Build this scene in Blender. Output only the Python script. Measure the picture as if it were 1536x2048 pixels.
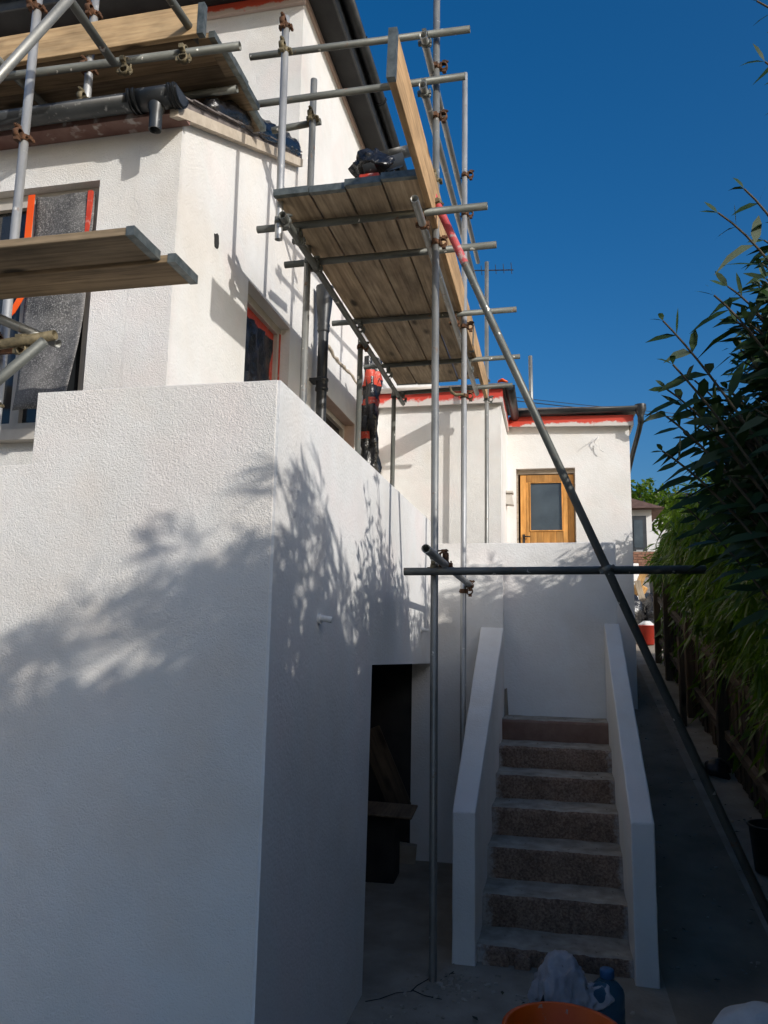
import bpy, bmesh, math, random
import numpy as np
from mathutils import Matrix, Vector, Euler

random.seed(7); rng = np.random.default_rng(11)
scene = bpy.context.scene
for o in list(bpy.data.objects): bpy.data.objects.remove(o)
COL = scene.collection

# ------------------------------------------------------------------ camera
CAM_H = 1.98
def cam_matrix(yaw, pitch, roll):
    y, p, r = (math.radians(v) for v in (yaw, pitch, roll))
    A = Matrix(((math.cos(y), math.sin(y), 0), (-math.sin(y), math.cos(y), 0), (0, 0, 1)))
    Bm = Matrix(((1, 0, 0), (0, math.cos(p), math.sin(p)), (0, -math.sin(p), math.cos(p))))
    Cm = Matrix(((math.cos(r), 0, math.sin(r)), (0, 1, 0), (-math.sin(r), 0, math.cos(r))))
    R = Cm @ Bm @ A
    m = Matrix((R[0], R[2], -R[1])).transposed().to_4x4()
    m.translation = (0, 0, CAM_H)
    return m
cd = bpy.data.cameras.new('camera'); cam = bpy.data.objects.new('camera', cd); COL.objects.link(cam)
cd.sensor_fit = 'VERTICAL'; cd.sensor_height = 24; cd.lens = 24 * 1538 / 2048
cd.clip_start = 0.05; cd.clip_end = 2000
cam.matrix_world = cam_matrix(12.34, 8.94, 1.07)
scene.camera = cam
scene.cycles.max_bounces = 8; scene.cycles.diffuse_bounces = 5; scene.cycles.glossy_bounces = 2; scene.cycles.transmission_bounces = 4; scene.cycles.transparent_max_bounces = 4
scene.cycles.use_adaptive_sampling = True; scene.cycles.adaptive_threshold = 0.02

# ------------------------------------------------------------------ sky and sun
SUN = Vector((1, -0.76, 0.50)).normalized()          # towards the sun
w = bpy.data.worlds.new('World'); scene.world = w; w.use_nodes = True
nt = w.node_tree; nt.nodes.clear()
sky = nt.nodes.new('ShaderNodeTexSky'); sky.sky_type = 'NISHITA'; sky.sun_disc = False
sky.sun_elevation = math.asin(SUN.z); sky.sun_rotation = math.atan2(SUN.x, SUN.y)
sky.air_density = 1.0; sky.dust_density = 3.5; sky.ozone_density = 4.5; sky.altitude = 0
bg = nt.nodes.new('ShaderNodeBackground'); bg.inputs[1].default_value = 0.105
wo = nt.nodes.new('ShaderNodeOutputWorld')
hsv = nt.nodes.new('ShaderNodeHueSaturation'); hsv.inputs['Saturation'].default_value = 1.32
nt.links.new(sky.outputs[0], hsv.inputs['Color']); nt.links.new(hsv.outputs[0], bg.inputs[0]); nt.links.new(bg.outputs[0], wo.inputs[0])
sd = bpy.data.lights.new('sun', 'SUN'); sd.energy = 2.5; sd.angle = math.radians(0.55); sd.color = (1, 0.962, 0.912)
so = bpy.data.objects.new('sun', sd); COL.objects.link(so)
so.rotation_euler = SUN.to_track_quat('Z', 'Y').to_euler(); so.location = (20, -16, 12)
vs = scene.view_settings; vs.view_transform = 'Standard'; vs.look = 'None'; vs.gamma = 1; vs.exposure = 0.36
vs.use_curve_mapping = False

# ------------------------------------------------------------------ materials
def nodes(name):
    m = bpy.data.materials.new(name); m.use_nodes = True
    return m, m.node_tree, m.node_tree.nodes['Principled BSDF']
def N(nt, t, **k):
    n = nt.nodes.new(t)
    for a, v in k.items(): setattr(n, a, v)
    return n
def noise(nt, vec, scale, detail=4, rough=0.55):
    n = N(nt, 'ShaderNodeTexNoise'); n.inputs['Scale'].default_value = scale
    n.inputs['Detail'].default_value = detail; n.inputs['Roughness'].default_value = rough
    nt.links.new(vec, n.inputs['Vector']); return n.outputs['Fac']
def ramp(nt, fac, stops):
    r = N(nt, 'ShaderNodeValToRGB'); e = r.color_ramp.elements
    while len(e) < len(stops): e.new(0.5)
    for i, (p, c) in enumerate(stops):
        e[i].position = p; e[i].color = (*c, 1) if len(c) == 3 else c
    nt.links.new(fac, r.inputs[0]); return r.outputs[0]
def mix(nt, fac, a, b, mode='MIX'):
    n = N(nt, 'ShaderNodeMixRGB', blend_type=mode)
    for i, v in ((0, fac), (1, a), (2, b)):
        if isinstance(v, (int, float)): n.inputs[i].default_value = v
        elif isinstance(v, tuple): n.inputs[i].default_value = (*v, 1)
        else: nt.links.new(v, n.inputs[i])
    return n.outputs[0]
def coords(nt, scale=(1, 1, 1), rand=False):
    tc = N(nt, 'ShaderNodeTexCoord'); mp = N(nt, 'ShaderNodeMapping')
    mp.inputs['Scale'].default_value = scale
    nt.links.new(tc.outputs['Object'], mp.inputs['Vector'])
    if rand:
        oi = N(nt, 'ShaderNodeObjectInfo'); mu = N(nt, 'ShaderNodeMath', operation='MULTIPLY'); mu.inputs[1].default_value = 37
        nt.links.new(oi.outputs['Random'], mu.inputs[0])
        cx = N(nt, 'ShaderNodeCombineXYZ')
        for i in range(3): nt.links.new(mu.outputs[0], cx.inputs[i])
        nt.links.new(cx.outputs[0], mp.inputs['Location'])
    return mp.outputs[0]
def bump(nt, bsdf, h, dist, strength=1.0, prev=None):
    b = N(nt, 'ShaderNodeBump'); b.inputs['Distance'].default_value = dist; b.inputs['Strength'].default_value = strength
    nt.links.new(h, b.inputs['Height'])
    if prev is not None: nt.links.new(prev, b.inputs['Normal'])
    nt.links.new(b.outputs[0], bsdf.inputs['Normal']); return b.outputs[0]
def pm(name, c1, c2, scale=6, rough=0.7, metal=0.0, bs=None, bd=0.002, stretch=(1, 1, 1), rand=True, spec=0.4, speck=None, detail=6):
    m, nt, b = nodes(name); v = coords(nt, stretch, rand)
    col = ramp(nt, noise(nt, v, scale, detail), [(0.32, c1), (0.68, c2)])
    if speck:
        sc, lo, hi, c3 = speck
        f = ramp(nt, noise(nt, v, sc, 3), [(lo, (0, 0, 0)), (hi, (1, 1, 1))])
        col = mix(nt, f, col, c3)
    nt.links.new(col, b.inputs['Base Color'])
    b.inputs['Roughness'].default_value = rough; b.inputs['Metallic'].default_value = metal
    b.inputs['Specular IOR Level'].default_value = spec
    if bs: bump(nt, b, noise(nt, v, bs, 4), bd)
    return m
def render_mat(name, grain, dist, c1=(0.765, 0.73, 0.68), c2=(0.775, 0.765, 0.735), c3=(0.80, 0.745, 0.71)):
    m, nt, b = nodes(name); v = coords(nt)
    col = ramp(nt, noise(nt, v, 1.7, 3), [(0.3, c1), (0.5, c2), (0.72, c3)])
    d = ramp(nt, noise(nt, v, 0.9, 5, 0.7), [(0.26, (0.86, 0.85, 0.83)), (0.6, (1, 1, 1))])
    sc_ = ramp(nt, noise(nt, v, 7, 6, 0.75), [(0.70, (1, 1, 1)), (0.80, (0.82, 0.80, 0.77))])
    d = mix(nt, 1.0, d, sc_, 'MULTIPLY')
    col = mix(nt, 1.0, col, d, 'MULTIPLY')
    nt.links.new(col, b.inputs['Base Color']); b.inputs['Roughness'].default_value = 0.92
    b.inputs['Specular IOR Level'].default_value = 0.15
    vo = N(nt, 'ShaderNodeTexVoronoi'); vo.inputs['Scale'].default_value = grain
    nv = N(nt, 'ShaderNodeVectorMath', operation='MULTIPLY_ADD')
    nz = N(nt, 'ShaderNodeTexNoise'); nz.inputs['Scale'].default_value = grain * 0.5; nt.links.new(v, nz.inputs['Vector'])
    nt.links.new(nz.outputs['Color'], nv.inputs[0]); nv.inputs[1].default_value = (0.03,) * 3; nt.links.new(v, nv.inputs[2])
    nt.links.new(nv.outputs[0], vo.inputs['Vector'])
    rel = ramp(nt, noise(nt, v, 2.3, 3, 0.6), [(0.32, (0.35,) * 3), (0.66, (1.25,) * 3)])
    hm = N(nt, 'ShaderNodeMath', operation='MULTIPLY'); nt.links.new(noise(nt, v, grain * 0.8, 3, 0.6), hm.inputs[0]); nt.links.new(rel, hm.inputs[1])
    pr = bump(nt, b, hm.outputs[0], dist)
    inv = N(nt, 'ShaderNodeMath', operation='SUBTRACT'); inv.inputs[0].default_value = 1; nt.links.new(vo.outputs['Distance'], inv.inputs[1])
    pr = bump(nt, b, inv.outputs[0], dist * 0.9, 0.8, pr)
    pr = bump(nt, b, noise(nt, v, 13, 2, 0.6), 0.0045, 0.6, pr)
    bump(nt, b, noise(nt, v, 3, 1), 0.010, 0.4, pr)
    return m
def overspray_mat(name, base, z0, z1, red=(0.62, 0.055, 0.02)):
    # red masking tape dusted with white masonry paint along its lower edge
    m, nt, b = nodes(name); v = coords(nt)
    sp = N(nt, 'ShaderNodeSeparateXYZ'); nt.links.new(v, sp.inputs[0])
    mr = N(nt, 'ShaderNodeMapRange'); mr.inputs['From Min'].default_value = z0; mr.inputs['From Max'].default_value = z1
    nt.links.new(sp.outputs['Z'], mr.inputs['Value'])
    ad = N(nt, 'ShaderNodeMath', operation='ADD'); nt.links.new(mr.outputs[0], ad.inputs[0])
    ms = N(nt, 'ShaderNodeMath', operation='MULTIPLY_ADD'); ms.inputs[1].default_value = 3.2; ms.inputs[2].default_value = -1.6
    nt.links.new(noise(nt, v, 3.5, 5, 0.7), ms.inputs[0]); nt.links.new(ms.outputs[0], ad.inputs[1])
    nt.links.new(ramp(nt, ad.outputs[0], [(0.25, base), (0.55, red)]), b.inputs['Base Color'])
    b.inputs['Roughness'].default_value = 0.55
    return m
def wood_mat(name, c1, c2, c3, axis='Y', rough=0.8, knots=True):
    st = {'X': (1.2, 26, 26), 'Y': (26, 1.2, 26), 'Z': (26, 26, 1.2)}[axis]
    m, nt, b = nodes(name); v = coords(nt, st, True); v2 = coords(nt, (1, 1, 1), True)
    g = noise(nt, v, 1.6, 7, 0.6)
    col = ramp(nt, g, [(0.3, c1), (0.5, c2), (0.72, c3)])
    st2 = tuple(0.35 if s < 5 else 1 for s in st)
    v3 = coords(nt, st2, True)
    patch = ramp(nt, noise(nt, v3, 5, 4, 0.65), [(0.3, (0.55, 0.55, 0.55)), (0.62, (1.1, 1.08, 1.05))])
    col = mix(nt, 1.0, col, patch, 'MULTIPLY')
    oi = N(nt, 'ShaderNodeObjectInfo')
    tone = ramp(nt, oi.outputs['Random'], [(0.0, (0.72, 0.72, 0.74)), (0.5, (1, 0.98, 0.95)), (1.0, (1.22, 1.15, 1.05))])
    col = mix(nt, 1.0, col, tone, 'MULTIPLY')
    if knots:
        vo = N(nt, 'ShaderNodeTexVoronoi'); vo.inputs['Scale'].default_value = 4.5
        nt.links.new(coords(nt, st2, True), vo.inputs['Vector'])
        k = ramp(nt, vo.outputs['Distance'], [(0.07, (1, 1, 1)), (0.16, (0, 0, 0))])
        col = mix(nt, k, col, tuple(c * 0.35 for c in c1))
    nt.links.new(col, b.inputs['Base Color']); b.inputs['Roughness'].default_value = rough
    b.inputs['Specular IOR Level'].default_value = 0.25
    bump(nt, b, g, 0.0015)
    return m
def steel_mat(name, c1, c2, rust=0.35, rough=0.42, metal=0.75):
    m, nt, b = nodes(name); v = coords(nt, (1, 1, 0.35), True); v1 = coords(nt, (1, 1, 1), True)
    col = ramp(nt, noise(nt, v, 7, 6, 0.7), [(0.3, c1), (0.7, c2)])
    r = ramp(nt, noise(nt, v1, 13, 5, 0.65), [(1 - rust * 0.9, (0, 0, 0)), (1 - rust * 0.7, (1, 1, 1))])
    col = mix(nt, r, col, (0.16, 0.085, 0.045))
    p = ramp(nt, noise(nt, v1, 21, 2, 0.5), [(0.70, (0, 0, 0)), (0.73, (1, 1, 1))])
    col = mix(nt, p, col, (0.62, 0.60, 0.56))
    nt.links.new(col, b.inputs['Base Color'])
    s = N(nt, 'ShaderNodeMath', operation='SUBTRACT'); s.inputs[0].default_value = metal
    nt.links.new(r, s.inputs[1]); s.use_clamp = True
    nt.links.new(s.outputs[0], b.inputs['Metallic'])
    rr = ramp(nt, noise(nt, v, 9, 4), [(0.3, (rough - 0.08,) * 3), (0.7, (rough + 0.2,) * 3)])
    nt.links.new(rr, b.inputs['Roughness'])
    bump(nt, b, noise(nt, v1, 60, 3), 0.0006)
    return m
def leaf_mat(name, c1, c2, trans=0.25, rough=0.5, spec=0.35):
    m, nt, b = nodes(name); v = coords(nt)
    col = ramp(nt, noise(nt, v, 9, 3), [(0.3, c1), (0.7, c2)])
    nt.links.new(col, b.inputs['Base Color']); b.inputs['Roughness'].default_value = rough
    b.inputs['Specular IOR Level'].default_value = spec
    t = N(nt, 'ShaderNodeBsdfTranslucent'); nt.links.new(mix(nt, 1.0, col, (1.0, 1.25, 0.45), 'MULTIPLY'), t.inputs[0])
    mx = N(nt, 'ShaderNodeMixShader'); mx.inputs[0].default_value = trans
    out = nt.nodes['Material Output']
    nt.links.new(b.outputs[0], mx.inputs[1]); nt.links.new(t.outputs[0], mx.inputs[2]); nt.links.new(mx.outputs[0], out.inputs[0])
    return m

MT = {}
MT['roughcast'] = render_mat('roughcast_near', 135, 0.0030, (0.80, 0.735, 0.655), (0.80, 0.765, 0.705), (0.82, 0.745, 0.68))
MT['render'] = render_mat('roughcast_house', 130, 0.0032)
MT['smooth'] = render_mat('render_smooth', 60, 0.0022)
MT['balus'] = render_mat('render_balustrade', 90, 0.0022)
MT['concrete'] = pm('concrete_ground', (0.26, 0.225, 0.18), (0.40, 0.35, 0.285), 3.5, 0.93, bs=30, bd=0.006, rand=False, spec=0.15, speck=(16, 0.66, 0.72, (0.30, 0.29, 0.27)))
MT['bounce'] = pm('bounce_gravel', (0.36, 0.31, 0.24), (0.50, 0.44, 0.35), 8, 0.95, bs=60, bd=0.01, rand=False, spec=0.1)  # pale ground added out of view to bounce warm fill light
MT['path'] = pm('concrete_path', (0.20, 0.165, 0.125), (0.31, 0.26, 0.20), 2.5, 0.92, bs=40, bd=0.004, rand=False, spec=0.15, speck=(14, 0.68, 0.72, (0.22, 0.215, 0.2)))
MT['tread'] = pm('step_mortar', (0.27, 0.235, 0.19), (0.46, 0.41, 0.34), 9, 0.95, bs=38, bd=0.006, rand=False, spec=0.1)
def paint_ends(nt, col):
    # masonry paint splashed over both ends of the steps
    v = coords(nt); sp = N(nt, 'ShaderNodeSeparateXYZ'); nt.links.new(v, sp.inputs[0])
    ab = N(nt, 'ShaderNodeMath', operation='ABSOLUTE'); nt.links.new(sp.outputs['X'], ab.inputs[0])
    mr = N(nt, 'ShaderNodeMapRange'); mr.inputs['From Min'].default_value = .30; mr.inputs['From Max'].default_value = .47; nt.links.new(ab.outputs[0], mr.inputs['Value'])
    ad = N(nt, 'ShaderNodeMath', operation='MULTIPLY_ADD'); ad.inputs[1].default_value = 1.3; ad.inputs[2].default_value = -.65
    nt.links.new(noise(nt, v, 16, 6, .75), ad.inputs[0]); a2 = N(nt, 'ShaderNodeMath', operation='ADD'); nt.links.new(mr.outputs[0], a2.inputs[0]); nt.links.new(ad.outputs[0], a2.inputs[1])
    return mix(nt, ramp(nt, a2.outputs[0], [(.62, (0, 0, 0)), (.95, (.75, .75, .75))]), col, (.60, .57, .53))
def aggregate(name, c1, c2, c3):
    m, nt, b = nodes(name); v = coords(nt, (1, 1, 1), True)
    vo = N(nt, 'ShaderNodeTexVoronoi'); vo.inputs['Scale'].default_value = 48; nt.links.new(v, vo.inputs['Vector'])
    col = ramp(nt, noise(nt, v, 58, 4, 0.7), [(0.36, c1), (0.5, c2), (0.66, c3)])
    dirt = ramp(nt, noise(nt, v, 6, 5, 0.7), [(0.3, (0.6, 0.6, 0.6)), (0.65, (1.1, 1.1, 1.1))])
    col = mix(nt, 1.0, col, dirt, 'MULTIPLY')
    col = paint_ends(nt, col)
    nt.links.new(col, b.inputs['Base Color']); b.inputs['Roughness'].default_value = 0.9; b.inputs['Specular IOR Level'].default_value = 0.15
    p = bump(nt, b, noise(nt, v, 42, 5, 0.7), 0.014); bump(nt, b, vo.outputs['Distance'], 0.006, 0.6, p)
    return m
MT['riser'] = aggregate('step_aggregate', (0.19, 0.12, 0.085), (0.30, 0.20, 0.145), (0.42, 0.30, 0.22))
MT['riser_red'] = pm('step_red_paint', (0.20, 0.115, 0.085), (0.27, 0.175, 0.135), 7, 0.85, bs=50, bd=0.002, spec=0.2)
MT['steel'] = steel_mat('galvanised_tube', (0.20, 0.20, 0.185), (0.37, 0.37, 0.345), 0.42, 0.42, 0.6)
MT['steel_dark'] = steel_mat('weathered_tube', (0.085, 0.09, 0.082), (0.185, 0.19, 0.17), 0.42, 0.55, 0.4)
MT['alu'] = steel_mat('bright_tube', (0.33, 0.33, 0.32), (0.52, 0.52, 0.505), 0.38, 0.42, 0.55)
MT['rust'] = pm('rusty_fitting', (0.055, 0.032, 0.02), (0.19, 0.09, 0.045), 22, 0.8, 0.3, bs=60, bd=0.002)
MT['brass'] = pm('yellowed_fitting', (0.09, 0.075, 0.045), (0.24, 0.195, 0.115), 25, 0.7, 0.3, bs=60, bd=0.002)
MT['board'] = wood_mat('scaffold_board', (0.23, 0.175, 0.12), (0.40, 0.315, 0.22), (0.54, 0.44, 0.32), 'Y')
MT['boardx'] = wood_mat('scaffold_board_grey', (0.17, 0.13, 0.085), (0.28, 0.215, 0.14), (0.39, 0.30, 0.20), 'X')
MT['toe'] = wood_mat('toe_board', (0.30, 0.195, 0.105), (0.44, 0.30, 0.17), (0.54, 0.38, 0.23), 'Y')
MT['toex'] = wood_mat('toe_board_x', (0.33, 0.23, 0.13), (0.48, 0.35, 0.21), (0.56, 0.43, 0.27), 'X')
MT['band'] = pm('galvanised_band', (0.09, 0.105, 0.098), (0.20, 0.215, 0.20), 20, 0.5, 0.6, bs=80, bd=0.001)
MT['fence'] = wood_mat('fence_wood', (0.07, 0.05, 0.034), (0.115, 0.085, 0.058), (0.16, 0.12, 0.085), 'Z')
MT['fencey'] = wood_mat('fence_rail', (0.10, 0.075, 0.05), (0.16, 0.12, 0.085), (0.21, 0.165, 0.12), 'Y', knots=False)
MT['door'] = wood_mat('pine_door', (0.48, 0.22, 0.055), (0.62, 0.31, 0.09), (0.70, 0.38, 0.125), 'Z', 0.45)
MT['frame_wood'] = wood_mat('weathered_frame', (0.32, 0.26, 0.20), (0.46, 0.39, 0.31), (0.55, 0.49, 0.41), 'X', 0.8)
MT['black'] = pm('black_plastic', (0.012, 0.013, 0.014), (0.028, 0.03, 0.031), 9, 0.42, bs=20, bd=0.001, spec=0.5)
MT['gutter'] = pm('black_gutter', (0.014, 0.016, 0.017), (0.045, 0.048, 0.05), 5, 0.38, rand=False, spec=0.5, speck=(34, 0.62, 0.74, (0.16, 0.16, 0.155)))
MT['sheet'] = pm('black_polythene', (0.008, 0.008, 0.009), (0.02, 0.02, 0.022), 8, 0.22, bs=24, bd=0.01, spec=0.6)
MT['film'] = pm('dusted_black_film', (0.035, 0.035, 0.035), (0.15, 0.145, 0.14), 5, 0.6, bs=12, bd=0.006, rand=False, speck=(120, 0.50, 0.72, (0.34, 0.33, 0.315)))
MT['soffit'] = pm('dark_soffit', (0.012, 0.012, 0.012), (0.028, 0.027, 0.026), 4, 0.7, rand=False, speck=(50, 0.68, 0.76, (0.09, 0.087, 0.083)))
MT['fascia'] = pm('fascia_white', (0.50, 0.45, 0.40), (0.62, 0.58, 0.54), 6, 0.6, rand=False)
MT['verge'] = pm('verge_board', (0.45, 0.38, 0.29), (0.58, 0.50, 0.40), 14, 0.8, bs=40, bd=0.002, rand=False)
MT['slate'] = pm('roof_slate', (0.10, 0.085, 0.08), (0.22, 0.19, 0.175), 12, 0.8, bs=40, bd=0.003)
MT['fascdull'] = pm('fascia_dull_red', (0.16, 0.075, 0.06), (0.26, 0.16, 0.135), 6, 0.8, rand=False, speck=(9, .6, .7, (.5, .46, .43)))
MT['pvc'] = pm('window_frame', (0.44, 0.40, 0.35), (0.54, 0.50, 0.44), 8, 0.5, rand=False)
MT['red'] = pm('red_tape', (0.48, 0.04, 0.02), (0.62, 0.085, 0.045), 12, 0.5, rand=False, speck=(22, 0.58, 0.75, (0.6, 0.35, 0.30)))
MT['orange'] = pm('orange_tape', (0.80, 0.085, 0.008), (0.88, 0.12, 0.012), 6, 0.4, rand=False)
MT['pink'] = pm('reveal_primer', (0.52, 0.38, 0.31), (0.60, 0.45, 0.38), 5, 0.9, rand=False)
def glass_mat(name, c, rough=0.06):
    m, nt, b = nodes(name); v = coords(nt)
    nt.links.new(ramp(nt, noise(nt, v, 3, 4), [(0.3, c), (0.7, tuple(x * 1.6 for x in c))]), b.inputs['Base Color'])
    b.inputs['Roughness'].default_value = rough; b.inputs['Specular IOR Level'].default_value = 0.7
    return m
MT['glass'] = glass_mat('window_glass', (0.02, 0.022, 0.024), 0.05)
MT['doorglass'] = glass_mat('door_glass', (0.045, 0.055, 0.062), 0.10)
MT['bamboo'] = leaf_mat('bamboo_leaf', (0.085, 0.15, 0.018), (0.15, 0.215, 0.026), 0.5, 0.32, 0.5)
MT['shrub'] = leaf_mat('shrub_leaf', (0.016, 0.040, 0.013), (0.036, 0.068, 0.018), 0.15, 0.5, 0.3)  # leaf colour darkened to stand in for shade over the shrub
MT['stem'] = pm('stem', (0.05, 0.04, 0.025), (0.09, 0.07, 0.04), 12, 0.8)
MT['culm'] = pm('bamboo_culm', (0.10, 0.10, 0.04), (0.16, 0.15, 0.07), 12, 0.6)
MT['tub'] = pm('orange_plastic', (0.86, 0.095, 0.003), (0.92, 0.125, 0.004), 4, 0.42, speck=(30, 0.66, 0.74, (0.5, 0.3, 0.2)))
MT['cloth'] = pm('grey_cloth', (0.36, 0.33, 0.34), (0.50, 0.47, 0.48), 12, 0.95, bs=90, bd=0.002, speck=(13, 0.68, 0.74, (0.16, 0.13, 0.12)))
MT['sack'] = pm('white_sack', (0.50, 0.50, 0.50), (0.66, 0.66, 0.65), 6, 0.75, bs=14, bd=0.01)
MT['redbucket'] = pm('red_bucket', (0.42, 0.035, 0.02), (0.52, 0.05, 0.03), 6, 0.5)
MT['timber'] = wood_mat('offcut', (0.42, 0.24, 0.09), (0.58, 0.35, 0.14), (0.64, 0.42, 0.20), 'Z')
MT['plank_grey'] = wood_mat('grey_plank', (0.20, 0.17, 0.13), (0.30, 0.26, 0.21), (0.38, 0.34, 0.28), 'Z')
MT['cardboard'] = pm('cardboard', (0.30, 0.25, 0.19), (0.42, 0.36, 0.28), 5, 0.9)
MT['tile'] = pm('brown_tile', (0.10, 0.055, 0.04), (0.19, 0.11, 0.08), 8, 0.9, bs=20, bd=0.01, rand=False)
MT['brick'] = pm('brick_red', (0.20, 0.095, 0.06), (0.32, 0.17, 0.11), 7, 0.9, bs=40, bd=0.004)
MT['white'] = pm('white_paint', (0.68, 0.66, 0.63), (0.76, 0.75, 0.73), 3, 0.7, rand=False)
MT['dry'] = pm('dry_lawn', (0.30, 0.22, 0.09), (0.42, 0.33, 0.15), 5, 0.95, bs=60, bd=0.02, rand=False)
MT['wire'] = pm('cable', (0.015, 0.015, 0.016), (0.03, 0.03, 0.03), 5, 0.6)
MT['grey_dark'] = pm('dark_grey_door', (0.03, 0.034, 0.038), (0.05, 0.054, 0.06), 5, 0.5)
MT['void'] = pm('shade_black', (0.02, 0.02, 0.02), (0.04, 0.038, 0.036), 5, 0.95)  # near-black that paints deep shade into openings; also colours cracks and crate

# ------------------------------------------------------------------ mesh helpers
class MB:
    def __init__(s): s.v = []; s.f = []; s.m = []; s.sm = []
    def add(s, vs, fs, mi=0, smooth=False):
        o = len(s.v); s.v += [tuple(p) for p in vs]
        for f in fs: s.f.append(tuple(o + i for i in f)); s.m.append(mi); s.sm.append(smooth)
        return s
    def box(s, x0, x1, y0, y1, z0, z1, mi=0):
        return s.hexa([(x0, y0, z0), (x1, y0, z0), (x1, y1, z0), (x0, y1, z0), (x0, y0, z1), (x1, y0, z1), (x1, y1, z1), (x0, y1, z1)], mi)
    def hexa(s, p, mi=0):
        return s.add(p, [(0, 3, 2, 1), (4, 5, 6, 7), (0, 1, 5, 4), (1, 2, 6, 5), (2, 3, 7, 6), (3, 0, 4, 7)], mi)
    def prism(s, poly, axis, a, b, mi=0):
        # poly: list of 2D points; axis 0: (Y,Z) swept along X, 1: (X,Z) along Y, 2: (X,Y) along Z
        n = len(poly)
        def P(q, t): return [(t, q[0], q[1]), (q[0], t, q[1]), (q[0], q[1], t)][axis]
        vs = [P(q, a) for q in poly] + [P(q, b) for q in poly]
        fs = [tuple(range(n))[::-1], tuple(range(n, 2 * n))] + [(i, (i + 1) % n, n + (i + 1) % n, n + i) for i in range(n)]
        return s.add(vs, fs, mi)
    def tube(s, path, r, n=10, mi=0, cap=True, hollow=0.0):
        path = [Vector(p) for p in path]; rs = r if isinstance(r, (list, tuple)) else [r] * len(path)
        rings = []; up = None
        for i, p in enumerate(path):
            d = (path[min(i + 1, len(path) - 1)] - path[max(i - 1, 0)]).normalized()
            if up is None:
                up = d.cross(Vector((0.31, 0.22, 0.93))).normalized()
                if up.length < 0.1: up = Vector((1, 0, 0))
            up = (up - d * up.dot(d)).normalized(); q = d.cross(up)
            rings.append([p + (up * math.cos(2 * math.pi * k / n) + q * math.sin(2 * math.pi * k / n)) * rs[i] for k in range(n)])
        vs = [v for R in rings for v in R]; fs = []
        for i in range(len(rings) - 1):
            for k in range(n):
                fs.append((i * n + k, i * n + (k + 1) % n, (i + 1) * n + (k + 1) % n, (i + 1) * n + k))
        s.add(vs, fs, mi, True)
        if cap: s.add(rings[0], [tuple(range(n))[::-1]], mi); s.add(rings[-1], [tuple(range(n))], mi)
        return s
    def lathe(s, prof, n=28, c=(0, 0, 0), mi=0):
        vs = [(c[0] + r * math.cos(2 * math.pi * k / n), c[1] + r * math.sin(2 * math.pi * k / n), c[2] + z) for r, z in prof for k in range(n)]
        fs = [(i * n + k, i * n + (k + 1) % n, (i + 1) * n + (k + 1) % n, (i + 1) * n + k) for i in range(len(prof) - 1) for k in range(n)]
        return s.add(vs, fs, mi, True)
    def mesh(s, name, mats):
        me = bpy.data.meshes.new(name); me.from_pydata(s.v, [], s.f)
        for m in (mats if isinstance(mats, (list, tuple)) else [mats]): me.materials.append(MT[m])
        me.polygons.foreach_set('material_index', s.m); me.polygons.foreach_set('use_smooth', s.sm); me.update()
        return me
    def build(s, name, mats, parent=None, **k):
        return link(bpy.data.objects.new(name, s.mesh(name, mats)), parent, **k)
def link(o, parent=None, **k):
    COL.objects.link(o)
    if parent is not None:
        o.parent = parent
        r = parent
        m = Matrix.Identity(4)
        while r is not None:
            m = r.get('_loc_m', None) and m or m; r = r.parent
        o.matrix_parent_inverse = WORLD[parent.name].inverted()
    WORLD[o.name] = o.matrix_basis.copy()
    for a, v in k.items(): o[a] = v
    return o
WORLD = {}
def thing(name, label, cat, loc=(0, 0, 0), group=None):
    o = bpy.data.objects.new(name, None); o.empty_display_size = 0.2; o.location = loc
    COL.objects.link(o); WORLD[o.name] = Matrix.Translation(loc)
    tag(o, label, cat, group); return o
def tag(o, label, cat, group=None):
    o['label'] = label; o['category'] = cat
    if group: o['group'] = group
    return o
def place(me, name, parent, M):
    o = bpy.data.objects.new(name, me); o.matrix_basis = M
    return link(o, parent)
def bevel(o, wd=0.006, seg=2):
    m = o.modifiers.new('b', 'BEVEL'); m.width = wd; m.segments = seg; m.limit_method = 'ANGLE'; m.angle_limit = math.radians(40)
    return o
CLOUD = bpy.data.textures.new('uneven', 'CLOUDS'); CLOUD.noise_scale = 0.22; CLOUD.noise_depth = 2
def uneven(o, s=0.009):
    m = o.modifiers.new('d', 'SUBSURF'); m.subdivision_type = 'SIMPLE'; m.levels = m.render_levels = 5
    d = o.modifiers.new('n', 'DISPLACE'); d.texture = CLOUD; d.texture_coords = 'GLOBAL'; d.strength = s; d.mid_level = 0.5
    return o
def wobble(pts, amp, sc, seed=0):
    from mathutils import noise as mn
    return [Vector(p) + mn.noise_vector(Vector(p) * sc + Vector((seed, seed * 2, seed * 3))) * amp for p in pts]

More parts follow.
